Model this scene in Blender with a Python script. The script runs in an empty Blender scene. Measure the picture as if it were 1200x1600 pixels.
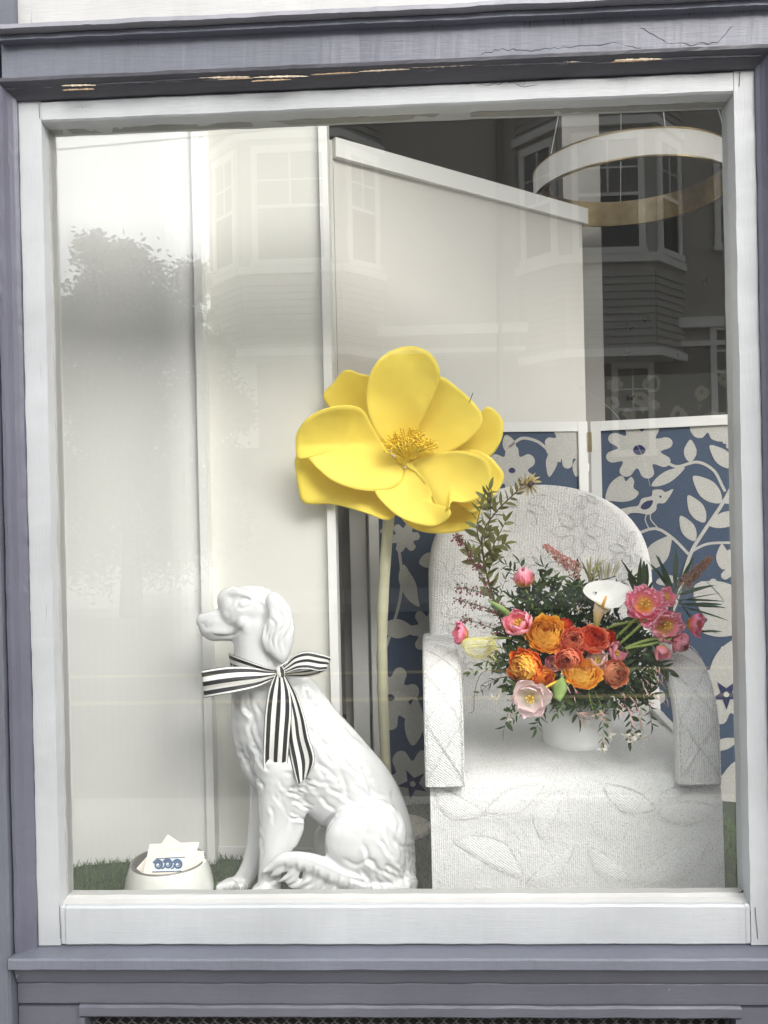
import bpy, bmesh, math, random
import numpy as np
from mathutils import Vector, Matrix, Euler, noise as mnoise
rnd = random.Random(7)
S = bpy.context.scene
COL = S.collection
R = math.radians
PI = math.pi

# ------------------------------------------------------------------ camera
CAM = Vector((0.0, -1.9, 1.5))
F = 1350.0
def _cam_axes(yaw=0.04304353, pit=-0.00408594, rol=-0.02237813):
    fw = Vector((-math.sin(yaw)*math.cos(pit), math.cos(yaw)*math.cos(pit), math.sin(pit)))
    r = fw.cross(Vector((0, 0, 1))).normalized(); u = r.cross(fw)
    return r*math.cos(rol)+u*math.sin(rol), -r*math.sin(rol)+u*math.cos(rol), fw
CR, CU, CF = _cam_axes()
cam_data = bpy.data.cameras.new('camera'); cam = bpy.data.objects.new('camera', cam_data)
COL.objects.link(cam); S.camera = cam
M = Matrix((CR, CU, -CF)).transposed().to_4x4(); M.translation = CAM
cam.matrix_world = M
cam_data.sensor_fit = 'VERTICAL'; cam_data.sensor_height = 36.0; cam_data.lens = 36.0*F/1600.0
cam_data.clip_start = 0.05; cam_data.clip_end = 500

def P(px, py, y):
    """world point seen at photograph pixel (px, py) on the plane at depth y"""
    d = CF + CR*((px-600.0)/F) - CU*((py-800.0)/F)
    return CAM + d*((y-CAM.y)/d.y)
def PX(px, y, py=800): return P(px, py, y).x
def PZ(py, y, px=600): return P(px, py, y).z

# ------------------------------------------------------------------ world, sun, exposure
W = bpy.data.worlds.new('World'); S.world = W; W.use_nodes = True
wn = W.node_tree; wn.nodes.clear()
sky = wn.nodes.new('ShaderNodeTexSky'); sky.sky_type = 'NISHITA'; sky.sun_disc = False
sky.sun_elevation = R(35); sky.sun_rotation = R(152); sky.dust_density = 4.0; sky.air_density = 1.4
hs = wn.nodes.new('ShaderNodeHueSaturation'); hs.inputs['Saturation'].default_value = 0.22
bg = wn.nodes.new('ShaderNodeBackground'); bg.inputs['Strength'].default_value = 0.15
wo = wn.nodes.new('ShaderNodeOutputWorld')
wn.links.new(sky.outputs[0], hs.inputs['Color']); wn.links.new(hs.outputs[0], bg.inputs[0]); wn.links.new(bg.outputs[0], wo.inputs[0])
sd = bpy.data.lights.new('sun', 'SUN'); sd.energy = 0.6; sd.angle = R(75); sd.color = (1, 0.97, 0.93)
so = bpy.data.objects.new('sun', sd); COL.objects.link(so)
# sun stands in front of the shop front (towards -y), high up
el, az = R(35), R(152)
sdir = Vector((math.sin(az)*math.cos(el), math.cos(az)*math.cos(el), math.sin(el)))
so.rotation_euler = sdir.to_track_quat('Z', 'Y').to_euler(); so.location = (0, -8, 12)
S.view_settings.view_transform = 'Standard'; S.view_settings.look = 'None'
S.view_settings.exposure = 1.60; S.view_settings.gamma = 1.0; S.view_settings.use_curve_mapping = False
S.render.engine = 'CYCLES'; S.cycles.samples = 160; S.cycles.use_denoising = True
S.cycles.max_bounces = 12; S.cycles.diffuse_bounces = 6; S.cycles.transparent_max_bounces = 16; S.cycles.glossy_bounces = 4
S.cycles.sample_clamp_indirect = 6
S.render.resolution_x = 768; S.render.resolution_y = 1024

# ------------------------------------------------------------------ materials
def srgb(r, g, b):
    f = lambda c: (c/255/12.92) if c/255 <= 0.04045 else ((c/255+0.055)/1.055)**2.4
    return (f(r), f(g), f(b), 1)
MATS = {}
class NT:
    def __init__(s, name):
        s.m = bpy.data.materials.new(name); s.m.use_nodes = True; s.t = s.m.node_tree; s.t.nodes.clear()
        s.out = s.n('ShaderNodeOutputMaterial'); s.b = s.n('ShaderNodeBsdfPrincipled'); s.l(s.b.outputs[0], s.out.inputs[0])
        MATS[name] = s.m
    def n(s, ty, **kw):
        x = s.t.nodes.new(ty)
        for k, v in kw.items(): setattr(x, k, v)
        return x
    def l(s, a, b): s.t.links.new(a, b)
    def coord(s, scale=(1, 1, 1), kind='Object'):
        tc = s.n('ShaderNodeTexCoord'); mp = s.n('ShaderNodeMapping'); mp.inputs['Scale'].default_value = scale
        s.l(tc.outputs[kind], mp.inputs[0]); return mp.outputs[0]
    def noise(s, vec, scale, detail=4, rough=0.55):
        x = s.n('ShaderNodeTexNoise'); x.inputs['Scale'].default_value = scale; x.inputs['Detail'].default_value = detail
        x.inputs['Roughness'].default_value = rough; s.l(vec, x.inputs['Vector']); return x.outputs[0]
    def ramp(s, fac, stops):
        x = s.n('ShaderNodeValToRGB'); e = x.color_ramp.elements
        while len(e) < len(stops): e.new(0.5)
        for i, (p, c) in enumerate(stops):
            e[i].position = p; e[i].color = c if len(c) == 4 else (*c, 1)
        s.l(fac, x.inputs[0]); return x.outputs[0]
    def mix(s, fac, a, b, mode='MIX'):
        x = s.n('ShaderNodeMix', data_type='RGBA', blend_type=mode)
        for inp, v in ((x.inputs['Factor'], fac), (x.inputs[6], a), (x.inputs[7], b)):
            if hasattr(v, 'links'): s.l(v, inp)
            else: inp.default_value = v
        return x.outputs[2]
    def math(s, op, a, b=0.0, c=None):
        x = s.n('ShaderNodeMath', operation=op)
        for i, v in enumerate((a, b) if c is None else (a, b, c)):
            if hasattr(v, 'links'): s.l(v, x.inputs[i])
            else: x.inputs[i].default_value = v
        return x.outputs[0]
    def bump(s, h, strength=0.3, dist=0.002, normal=None):
        x = s.n('ShaderNodeBump'); x.inputs['Strength'].default_value = strength; x.inputs['Distance'].default_value = dist
        s.l(h, x.inputs['Height'])
        if normal is not None: s.l(normal, x.inputs['Normal'])
        s.l(x.outputs[0], s.b.inputs['Normal']); return x.outputs[0]
    def base(s, c):
        if hasattr(c, 'links'): s.l(c, s.b.inputs['Base Color'])
        else: s.b.inputs['Base Color'].default_value = c
    def rough(s, v): s.b.inputs['Roughness'].default_value = v

def simple(name, col, rough=0.5, var=0.08, scale=30, bump=0.0, bscale=200, metal=0.0, sub=0.0, trans=0.0, dist=0.001):
    s = NT(name); v = s.coord()
    n = s.noise(v, scale)
    d = tuple(c*(1-var) for c in col[:3])+(1,); u = tuple(min(1, c*(1+var)) for c in col[:3])+(1,)
    s.base(s.ramp(n, [(0.3, d), (0.7, u)])); s.rough(rough); s.b.inputs['Metallic'].default_value = metal
    if bump: s.bump(s.noise(v, bscale, 5), bump, dist)
    if trans:
        t = s.n('ShaderNodeBsdfTranslucent'); t.inputs[0].default_value = tuple(min(1, c*1.1) for c in col[:3])+(1,)
        mx = s.n('ShaderNodeMixShader'); mx.inputs[0].default_value = trans
        s.l(s.b.outputs[0], mx.inputs[1]); s.l(t.outputs[0], mx.inputs[2]); s.l(mx.outputs[0], s.out.inputs[0])
    return s.m

def paint(name, col, axis='x', rough=0.42, streak=None, grime=0.25, wear=0.0):
    """brushed house paint: brush strokes along the board, small chips, faint grime"""
    s = NT(name)
    sc = {'x': (6, 90, 90), 'z': (90, 90, 6)}[axis]
    vb = s.coord(sc); v = s.coord()
    brush = s.noise(vb, 3.0, 6, 0.6)
    big = s.noise(v, 3.5, 5); med = s.noise(v, 25, 6, 0.6)
    dk = tuple(c*0.84 for c in col[:3])+(1,); lt = tuple(min(1, c*1.08) for c in col[:3])+(1,)
    c = s.ramp(big, [(0.3, dk), (0.65, lt)])
    c = s.mix(s.ramp(brush, [(0.35, (0, 0, 0)), (0.75, (grime, grime, grime))]), c, tuple(x*0.72 for x in col[:3])+(1,))
    spk = s.ramp(s.noise(v, 140, 2), [(0.73, (0, 0, 0)), (0.77, (1, 1, 1))])
    spk = s.math('MULTIPLY', spk, s.ramp(s.noise(v, 9, 3), [(0.5, (0, 0, 0)), (0.62, (0.8, 0.8, 0.8))]))
    c = s.mix(spk, c, tuple(x*0.45 for x in col[:3])+(1,))
    if streak:
        vs = s.coord((38, 38, 3.0))
        st = s.ramp(s.noise(vs, 3.0, 5, 0.7), [(0.5, (0, 0, 0)), (0.72, (streak, streak, streak))])
        st = s.math('MULTIPLY', st, s.ramp(s.noise(v, 2.2, 2), [(0.4, (0, 0, 0)), (0.6, (1, 1, 1))]))
        c = s.mix(st, c, tuple(x*0.3 for x in col[:3])+(1,))
    if wear:
        wv = s.ramp(s.noise(v, 30, 8, 0.7), [(0.70, (0, 0, 0)), (0.72, (wear, wear, wear))])
        c = s.mix(wv, c, (0.78, 0.78, 0.80, 1))
    s.base(c); s.rough(rough)
    h = s.math('ADD', s.math('MULTIPLY', brush, 0.55), s.math('MULTIPLY', med, 0.5))
    s.bump(h, 0.6, 0.0020)
    return s.m

WHITE = (0.375, 0.39, 0.402, 1)
paint('white_paint_x', WHITE, 'x', grime=0.14)
paint('white_paint_z', WHITE, 'z', grime=0.14)
paint('bead_paint', (0.22, 0.22, 0.205, 1), 'x', grime=0.5)  # shade on the top and left glazing beads painted in as darker grey
paint('bead_shaded_z', (0.29, 0.29, 0.28, 1), 'z', grime=0.5)
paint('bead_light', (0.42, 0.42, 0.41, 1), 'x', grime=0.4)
PUR = (0.120, 0.127, 0.158, 1)
paint('lilac_x', PUR, 'x', streak=0.28, grime=0.3, wear=.3)
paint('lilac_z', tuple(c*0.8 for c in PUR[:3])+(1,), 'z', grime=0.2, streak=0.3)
paint('slate_x', (0.055, 0.055, 0.068, 1), 'x', grime=0.3)
paint('slate_z', (0.085, 0.085, 0.115, 1), 'z', grime=0.3)
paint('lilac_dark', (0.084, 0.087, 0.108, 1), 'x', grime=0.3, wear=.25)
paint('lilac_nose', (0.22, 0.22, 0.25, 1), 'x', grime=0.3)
paint('siding_paint', (0.40, 0.40, 0.395, 1), 'x', grime=0.15)
simple('bare_wood', (0.30, 0.21, 0.13, 1), 0.8, 0.35, 90, 0.6, 160)
simple('pale_wood', (0.52, 0.44, 0.33, 1), 0.8, 0.4, 90, 0.6, 160)
simple('crack', (0.04, 0.04, 0.05, 1), 0.9)
simple('dark_metal', (0.05, 0.05, 0.05, 1), 0.6, 0.2)
simple('black_void', (0.012, 0.010, 0.010, 1), 0.9)
simple('putty', (0.03, 0.03, 0.03, 1), 0.8)

def wall_mat(name, col, rough=0.7, var=0.03, b=0.12):
    s = NT(name); v = s.coord()
    s.base(s.ramp(s.noise(v, 2.5, 3), [(0.3, tuple(c*(1-var) for c in col)+(1,)), (0.7, tuple(c*(1+var) for c in col)+(1,))]))
    s.rough(rough); s.bump(s.noise(v, 60, 6), b, 0.002)
    return s.m
wall_mat('panel_white', (0.70, 0.705, 0.69)); wall_mat('panel_cream', (0.70, 0.695, 0.65)); wall_mat('trim_white', (0.75, 0.75, 0.735), 0.4)
wall_mat('partition_beige', (0.64, 0.625, 0.585)); wall_mat('partition_trim', (0.82, 0.815, 0.79), 0.45)
wall_mat('room_grey', (0.26, 0.25, 0.235), b=0.2); wall_mat('room_ceiling', (0.30, 0.29, 0.28)); wall_mat('column_beige', (0.50, 0.49, 0.45))
simple('room_floor', (0.10, 0.08, 0.06, 1), 0.5)
def wallpaper():
    s = NT('wallpaper'); v = s.coord((1, 1, 1))
    vo = s.n('ShaderNodeTexVoronoi'); vo.inputs['Scale'].default_value = 9; s.l(v, vo.inputs['Vector'])
    d = s.math('ADD', vo.outputs['Distance'], s.math('MULTIPLY', s.noise(v, 22, 4), 0.5))
    c = s.ramp(d, [(0.42, (0.05, 0.05, 0.045)), (0.47, (0.14, 0.135, 0.11)), (0.6, (0.15, 0.145, 0.12)), (0.66, (0.07, 0.07, 0.06))])
    s.base(c); s.rough(0.7); return s.m
wallpaper()

def glass_mat():
    """clear pane: transmits straight through, mirrors part of the light at its outer face"""
    s = NT('pane_glass'); s.t.nodes.remove(s.b)
    tr = s.n('ShaderNodeBsdfTransparent'); tr.inputs[0].default_value = (0.97, 0.98, 0.97, 1)
    gl = s.n('ShaderNodeBsdfGlossy'); gl.inputs['Roughness'].default_value = 0.0; gl.inputs[0].default_value = (1, 1, 1, 1)
    lw = s.n('ShaderNodeLayerWeight'); lw.inputs[0].default_value = 0.5
    f = s.math('POWER', lw.outputs['Facing'], 4.0)
    v = s.coord(); sm = s.noise(v, 2.2, 3, 0.5)
    fac = s.math('ADD', s.math('MULTIPLY', f, 0.8), s.math('MULTIPLY_ADD', sm, 0.03, 0.095))
    bp = s.n('ShaderNodeBump'); bp.inputs['Strength'].default_value = 0.04; bp.inputs['Distance'].default_value = 0.01
    s.l(s.noise(v, 1.6, 1), bp.inputs['Height']); s.l(bp.outputs[0], gl.inputs['Normal'])
    mx = s.n('ShaderNodeMixShader'); s.l(fac, mx.inputs[0]); s.l(tr.outputs[0], mx.inputs[1]); s.l(gl.outputs[0], mx.inputs[2])
    s.l(mx.outputs[0], s.out.inputs[0])
    s2 = NT('pane_inner'); s2.t.nodes.remove(s2.b); t2 = s2.n('ShaderNodeBsdfTransparent'); s2.l(t2.outputs[0], s2.out.inputs[0])
glass_mat()

def ceramic(name, col, rough=0.22):
    s = NT(name); v = s.coord()
    s.base(s.ramp(s.noise(v, 8, 3), [(0.3, tuple(c*0.975 for c in col)+(1,)), (0.7, tuple(col)+(1,))]))
    s.rough(rough); s.b.inputs['Coat Weight'].default_value = 0.8; s.b.inputs['Coat Roughness'].default_value = 0.06
    s.bump(s.noise(v, 35, 3), 0.08, 0.002)
ceramic('white_glaze', (0.68, 0.685, 0.695), 0.14); ceramic('bowl_glaze', (0.74, 0.745, 0.70)); ceramic('vase_glaze', (0.86, 0.86, 0.85), 0.35)
simple('bowl_steel', (0.20, 0.195, 0.18, 1), 0.35, 0.05, metal=0.3)
simple('card_paper', (0.86, 0.78, 0.70, 1), 0.7, 0.02); simple('card_ink', (0.055, 0.11, 0.21, 1), 0.6, 0.2); simple('card_pale', (0.78, 0.83, 0.90, 1), 0.6, 0.03)
simple('card_text', (0.50, 0.44, 0.38, 1), 0.6)
simple('yellow_foam', (0.98, 0.78, 0.12, 1), 0.6, 0.07, 5, 0.25, 18, trans=0.18, dist=0.004)
simple('yellow_stamen', (0.97, 0.70, 0.06, 1), 0.6, 0.12, 60)
simple('stem_paper', (0.62, 0.60, 0.42, 1), 0.6, 0.08, 20, 0.3, 80)
simple('disc_beige', (0.58, 0.54, 0.46, 1), 0.5, 0.05)
s = NT('brass'); v = s.coord((1, 1, 1)); s.base(s.ramp(s.noise(v, 12, 3), [(0.3, (0.60, 0.46, 0.26)), (0.7, (0.86, 0.70, 0.44))])); s.b.inputs['Metallic'].default_value = 1; s.rough(0.30)
simple('lamp_diffuser', (0.80, 0.79, 0.76, 1), 0.4, 0.02); MATS['lamp_diffuser'].node_tree.nodes['Principled BSDF'].inputs['Emission Color'].default_value = (1, .95, .86, 1); MATS['lamp_diffuser'].node_tree.nodes['Principled BSDF'].inputs['Emission Strength'].default_value = .06; simple('wire', (0.6, 0.6, 0.6, 1), 0.4)

def beads(name, col, angle=0.0, kind='weave'):
    s = NT(name)
    tc = s.n('ShaderNodeTexCoord'); mp = s.n('ShaderNodeMapping'); mp.inputs['Rotation'].default_value = (0, angle, 0)
    s.l(tc.outputs['Object'], mp.inputs[0]); v = mp.outputs[0]
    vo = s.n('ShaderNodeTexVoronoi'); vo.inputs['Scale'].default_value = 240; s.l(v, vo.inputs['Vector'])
    wv = s.n('ShaderNodeTexWave'); wv.inputs['Scale'].default_value = 62; wv.inputs['Distortion'].default_value = 2.0; wv.inputs['Detail'].default_value = 2
    wv.inputs['Detail Scale'].default_value = 3; s.l(v, wv.inputs['Vector'])
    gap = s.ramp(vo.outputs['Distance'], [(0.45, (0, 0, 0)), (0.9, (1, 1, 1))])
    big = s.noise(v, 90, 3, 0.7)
    c = s.mix(s.math('MULTIPLY', gap, 0.35), col, tuple(x*0.5 for x in col[:3])+(1,))  # bead shadows painted in: gaps between beads coloured darker
    dots = s.ramp(s.noise(v, 260, 1), [(0.66, (0, 0, 0)), (0.70, (0.55, 0.55, 0.55))])
    c = s.mix(dots, c, (0.30, 0.29, 0.28, 1))
    c = s.mix(s.ramp(wv.outputs[1] if False else wv.outputs['Fac'], [(0.0, (0.22, 0.22, 0.22)), (0.3, (0, 0, 0))]), c, (0.45, 0.45, 0.44, 1))
    c = s.mix(s.ramp(big, [(0.35, (0.14, 0.14, 0.14)), (0.6, (0, 0, 0))]), c, tuple(x*0.75 for x in col[:3])+(1,))
    s.base(c); s.rough(0.5)
    h = s.math('ADD', s.math('MULTIPLY', wv.outputs['Fac'], 0.7), s.math('SUBTRACT', s.math('MULTIPLY', big, 1.2), vo.outputs['Distance']))
    s.bump(h, 0.8, 0.0016)
    return s.m
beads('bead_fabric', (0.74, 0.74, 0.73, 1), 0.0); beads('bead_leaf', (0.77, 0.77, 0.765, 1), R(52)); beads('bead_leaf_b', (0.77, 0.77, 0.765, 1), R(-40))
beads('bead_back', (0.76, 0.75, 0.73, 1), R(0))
s = NT('bead_cord'); v = s.coord(); s.base(s.ramp(s.noise(v, 330, 2), [(0.44, (0.38, 0.37, 0.36)), (0.58, (0.82, 0.81, 0.80))])); s.rough(0.6)

def fabric(name, col, col2):
    s = NT(name); v = s.coord((60, 60, 420)); v2 = s.coord()
    n = s.noise(v, 2.2, 4, 0.7); n2 = s.noise(v2, 260, 3, 0.8)
    f = s.math('MULTIPLY_ADD', n, 0.6, s.math('MULTIPLY', n2, 0.4))
    s.base(s.ramp(f, [(0.36, col), (0.62, col2)])); s.rough(0.85)
    s.bump(n2, 0.3, 0.001)
fabric('screen_blue', (0.030, 0.052, 0.098), (0.062, 0.092, 0.150))
fabric('screen_motif', (0.34, 0.335, 0.31), (0.58, 0.57, 0.535)); fabric('screen_navy', (0.012, 0.016, 0.06), (0.03, 0.035, 0.11))

def ribbon_mat():
    s = NT('striped_ribbon'); tc = s.n('ShaderNodeTexCoord'); sp = s.n('ShaderNodeSeparateXYZ'); s.l(tc.outputs['UV'], sp.inputs[0])
    v = sp.outputs['Y']
    x = s.math('FRACT', s.math('MULTIPLY_ADD', v, 3.0, 0.0))
    st = s.math('GREATER_THAN', s.math('ABSOLUTE', s.math('SUBTRACT', x, 0.5)), 0.235)   # white outside, black inside
    e = s.math('ABSOLUTE', s.math('SUBTRACT', v, 0.5))
    edge = s.math('MULTIPLY', s.math('GREATER_THAN', e, 0.478), 1.0)
    blk = s.math('MAXIMUM', s.math('SUBTRACT', 1.0, st), edge)
    c = s.mix(blk, (0.80, 0.79, 0.76, 1), (0.018, 0.018, 0.02, 1))
    s.base(c); s.rough(0.55)
    s.bump(s.noise(s.coord(), 60, 3), 0.25, 0.003)
ribbon_mat()

def petal_mat(name, base, tip, edge=None, pos=(0.15, 0.55), trans=0.25, rough=0.5):
    """petal colour from its base to its tip (u across, v along)"""
    s = NT(name); tc = s.n('ShaderNodeTexCoord'); sp = s.n('ShaderNodeSeparateXYZ'); s.l(tc.outputs['UV'], sp.inputs[0])
    mp = s.n('ShaderNodeMapping'); mp.inputs['Scale'].default_value = (14, 1.2, 1); s.l(tc.outputs['UV'], mp.inputs[0])
    n = s.noise(mp.outputs[0], 2.0, 4, 0.6)
    f = s.math('ADD', sp.outputs['Y'], s.math('MULTIPLY_ADD', n, 0.5, -0.25))
    stops = [(pos[0], base), (pos[1], tip)]
    if edge: stops.append((1.0, edge))
    s.base(s.ramp(f, stops)); s.rough(rough)
    t = s.n('ShaderNodeBsdfTranslucent'); s.l(s.b.inputs['Base Color'].links[0].from_socket, t.inputs[0])
    mx = s.n('ShaderNodeMixShader'); mx.inputs[0].default_value = trans
    s.l(s.b.outputs[0], mx.inputs[1]); s.l(t.outputs[0], mx.inputs[2]); s.l(mx.outputs[0], s.out.inputs[0])
petal_mat('ran_orange', (0.86, 0.20, 0.01), (0.94, 0.31, 0.02), (0.96, 0.48, 0.08), pos=(.3, .75))
petal_mat('ran_yellow', (0.90, 0.38, 0.01), (0.95, 0.50, 0.03), (0.97, 0.66, 0.14), pos=(.3, .75))
petal_mat('ran_red', (0.88, 0.26, 0.02), (0.88, 0.15, 0.015), (0.94, 0.36, 0.06), pos=(.3, .7))
petal_mat('ran_coral', (0.84, 0.12, 0.045), (0.92, 0.23, 0.11), (0.95, 0.46, 0.28), pos=(.3, .75))
petal_mat('ran_peach', (0.80, 0.18, 0.06), (0.85, 0.30, 0.13), (0.92, 0.52, 0.32), pos=(.3, .75))
petal_mat('ran_deep', (0.70, 0.03, 0.01), (0.76, 0.06, 0.015), (0.80, 0.10, 0.03))
petal_mat('tulip_pink', (0.88, 0.58, 0.18), (0.90, 0.28, 0.38), (0.93, 0.50, 0.60))
petal_mat('tulip_hot', (0.92, 0.52, 0.08), (0.92, 0.22, 0.37), (0.94, 0.42, 0.55), pos=(0.2, 0.55))
petal_mat('tulip_mauve', (0.70, 0.30, 0.25), (0.70, 0.22, 0.30), (0.80, 0.38, 0.44))
petal_mat('tulip_white', (0.88, 0.84, 0.62), (0.86, 0.76, 0.74), (0.86, 0.60, 0.64), pos=(0.1, 0.45))
petal_mat('calla_white', (0.84, 0.84, 0.62), (0.92, 0.92, 0.88), (0.93, 0.93, 0.90), pos=(0.05, 0.35), rough=0.4, trans=0.12)
petal_mat('calla_tube', (0.36, 0.44, 0.10), (0.80, 0.66, 0.34), (0.86, 0.82, 0.68), pos=(0.1, 0.55), rough=0.4)
petal_mat('jasmine_white', (0.82, 0.74, 0.60), (0.85, 0.84, 0.78), (0.86, 0.85, 0.80))
petal_mat('bud_pink', (0.75, 0.66, 0.50), (0.78, 0.45, 0.44), (0.80, 0.36, 0.38))
simple('spadix', (0.85, 0.42, 0.05, 1), 0.7); simple('anther', (0.75, 0.50, 0.06, 1), 0.7)
def leafm(n, c, tr=0.25): return simple(n, c+(1,), 0.42, 0.25, 25, trans=tr)
leafm('leaf_dark', (0.040, 0.075, 0.022)); leafm('leaf_mid', (0.075, 0.125, 0.035)); leafm('leaf_olive', (0.17, 0.18, 0.060)); leafm('leaf_palm', (0.060, 0.110, 0.060))
leafm('leaf_bright', (0.34, 0.50, 0.16), 0.35); leafm('stem_green', (0.30, 0.40, 0.10), 0.1); leafm('stem_brown', (0.10, 0.075, 0.035), 0.05); leafm('leaf_straw', (0.50, 0.48, 0.28))
simple('berry_red', (0.20, 0.022, 0.045, 1), 0.5, 0.4, 90); simple('astilbe_pink', (0.52, 0.23, 0.20, 1), 0.8, 0.35, 200); simple('astilbe_brown', (0.36, 0.19, 0.12, 1), 0.8, 0.35, 200)
simple('pod_thread', (0.66, 0.62, 0.28, 1), 0.7, 0.2); simple('leuca_yellow', (0.62, 0.50, 0.20, 1), 0.6, 0.25); simple('leuca_dark', (0.07, 0.045, 0.05, 1), 0.7)
simple('turf_blade', (0.050, 0.105, 0.022, 1), 0.6, 0.35, 40); simple('turf_back', (0.015, 0.03, 0.010, 1), 0.9)
# outside
simple('house_siding', (0.40, 0.39, 0.36, 1), 0.7, 0.05, 4); simple('house_trim', (0.80, 0.79, 0.75, 1), 0.6, 0.04, 4); simple('house_wall', (0.40, 0.385, 0.35, 1), 0.8, 0.05, 2)
simple('house_glass', (0.03, 0.035, 0.04, 1), 0.08, 0.1); simple('blind_grey', (0.20, 0.20, 0.19, 1), 0.8); simple('house_base', (0.24, 0.23, 0.21, 1), 0.8, 0.1, 3); simple('garage_white', (0.82, 0.82, 0.80, 1), 0.6)
simple('asphalt', (0.085, 0.085, 0.087, 1), 0.9, 0.2, 8, 0.4, 60); simple('concrete', (0.42, 0.41, 0.385, 1), 0.85, 0.12, 5, 0.3, 60); simple('road_line', (0.55, 0.47, 0.25, 1), 0.8)
simple('tree_leaf', (0.045, 0.065, 0.028, 1), 0.6, 0.4, 3, trans=0.15); simple('tree_bark', (0.12, 0.10, 0.08, 1), 0.9, 0.3, 20, 0.6, 30); simple('pale_house', (0.62, 0.60, 0.55, 1), 0.8)

# ------------------------------------------------------------------ helpers
def tag(o, label=None, cat=None, group=None, kind=None):
    if label: o['label'] = label
    if cat: o['category'] = cat
    if group: o['group'] = group
    if kind: o['kind'] = kind
    return o
def empty(name, loc, label, cat, group=None, kind=None):
    o = bpy.data.objects.new(name, None); o.empty_display_size = 0.05; COL.objects.link(o); o.location = loc
    return tag(o, label, cat, group, kind)
def link(name, me, parent=None, mtx=None):
    o = bpy.data.objects.new(name, me); COL.objects.link(o)
    if parent is not None:
        o.parent = parent
        # parents are unrotated: only their location is undone
        loc = Vector((0, 0, 0)); p = parent
        while p is not None: loc += p.location; p = p.parent
        o.location = -loc
        if mtx is not None: o.matrix_basis = Matrix.Translation(-loc) @ mtx
    elif mtx is not None: o.matrix_basis = mtx
    return o
def meshd(name, vs, fs, mats, smooth=False, mi=None, uvs=None):
    me = bpy.data.meshes.new(name); me.from_pydata([tuple(v) for v in vs], [], fs)
    if isinstance(mats, str): mats = [mats]
    for m in mats: me.materials.append(MATS[m])
    if mi is not None: me.polygons.foreach_set('material_index', mi)
    if smooth: me.polygons.foreach_set('use_smooth', [True]*len(me.polygons))
    if uvs is not None:
        l = me.uv_layers.new(name='uv'); vi = np.zeros(len(me.loops), dtype=np.int32); me.loops.foreach_get('vertex_index', vi)
        l.data.foreach_set('uv', np.array(uvs, dtype=np.float32)[vi].ravel())
    me.update(); return me
def obj(name, vs, fs, mats, parent=None, smooth=False, mi=None, uvs=None):
    return link(name, meshd(name, vs, fs, mats, smooth, mi, uvs), parent)
def box_vf(x0, x1, y0, y1, z0, z1):
    v = [(x0,y0,z0),(x1,y0,z0),(x1,y1,z0),(x0,y1,z0),(x0,y0,z1),(x1,y0,z1),(x1,y1,z1),(x0,y1,z1)]
    f = [(0,3,2,1),(4,5,6,7),(0,1,5,4),(1,2,6,5),(2,3,7,6),(3,0,4,7)]
    return v, f
def box(name, x0, x1, y0, y1, z0, z1, mat, parent=None, bev=0.0):
    v, f = box_vf(x0, x1, y0, y1, z0, z1)
    o = obj(name, v, f, mat, parent)
    if bev:
        bm = bmesh.new(); bm.from_mesh(o.data); bmesh.ops.bevel(bm, geom=bm.edges[:], offset=bev, segments=2, affect='EDGES', profile=0.6)
        bm.to_mesh(o.data); bm.free()
    return o
class MB:
    def __init__(s): s.v = []; s.f = []; s.mi = []; s.uv = []
    def add(s, v, f, mi=0, uv=None):
        n = len(s.v); s.v += [tuple(a) for a in v]; s.f += [tuple(i+n for i in a) for a in f]; s.mi += [mi]*len(f)
        s.uv += (uv if uv is not None else [(0, 0)]*len(v))
    def box(s, *a, mi=0): s.add(*box_vf(*a), mi=mi)
    def build(s, name, mats, parent=None, smooth=False, uv=False):
        return obj(name, s.v, s.f, mats, parent, smooth, s.mi, s.uv if uv else None)
def catmull(pts, n, closed=False):
    pts = [Vector(p) for p in pts]; N = len(pts); out = []
    segs = N if closed else N-1
    for i in range(segs):
        if closed: p0, p1, p2, p3 = pts[(i-1)%N], pts[i], pts[(i+1)%N], pts[(i+2)%N]
        else: p0, p1, p2, p3 = pts[max(i-1,0)], pts[i], pts[i+1], pts[min(i+2,N-1)]
        for k in range(n):
            t = k/n
            out.append(0.5*((2*p1)+(p2-p0)*t+(2*p0-5*p1+4*p2-p3)*t*t+(3*p1-p0-3*p2+p3)*t**3))
    if not closed: out.append(pts[-1].copy())
    return out
def tube_vf(path, rad, nseg=8, closed=False):
    path = [Vector(p) for p in path]; n = len(path)
    if not hasattr(rad, '__len__'): rad = [rad]*n
    v, f = [], []
    up = Vector((0.13, 0.21, 1)).normalized(); nrm = None
    for i, p in enumerate(path):
        a = path[(i-1) % n] if (closed or i > 0) else p; b = path[(i+1) % n] if (closed or i < n-1) else p
        t = (b-a); t = t.normalized() if t.length > 1e-9 else Vector((0, 0, 1))
        if nrm is None: nrm = t.cross(up); nrm = nrm.normalized() if nrm.length > 1e-4 else Vector((1, 0, 0))
        nrm = nrm - t*nrm.dot(t); nrm = nrm.normalized() if nrm.length > 1e-6 else t.orthogonal().normalized()
        bn = t.cross(nrm)
        for k in range(nseg):
            an = 2*PI*k/nseg; v.append(p + (nrm*math.cos(an)+bn*math.sin(an))*rad[i])
    m = n if closed else n-1
    for i in range(m):
        for k in range(nseg):
            j = (i+1) % n
            f.append((i*nseg+k, i*nseg+(k+1) % nseg, j*nseg+(k+1) % nseg, j*nseg+k))
    if not closed: f.append(tuple(range(nseg-1, -1, -1))); f.append(tuple((n-1)*nseg+k for k in range(nseg)))
    return v, f
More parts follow.
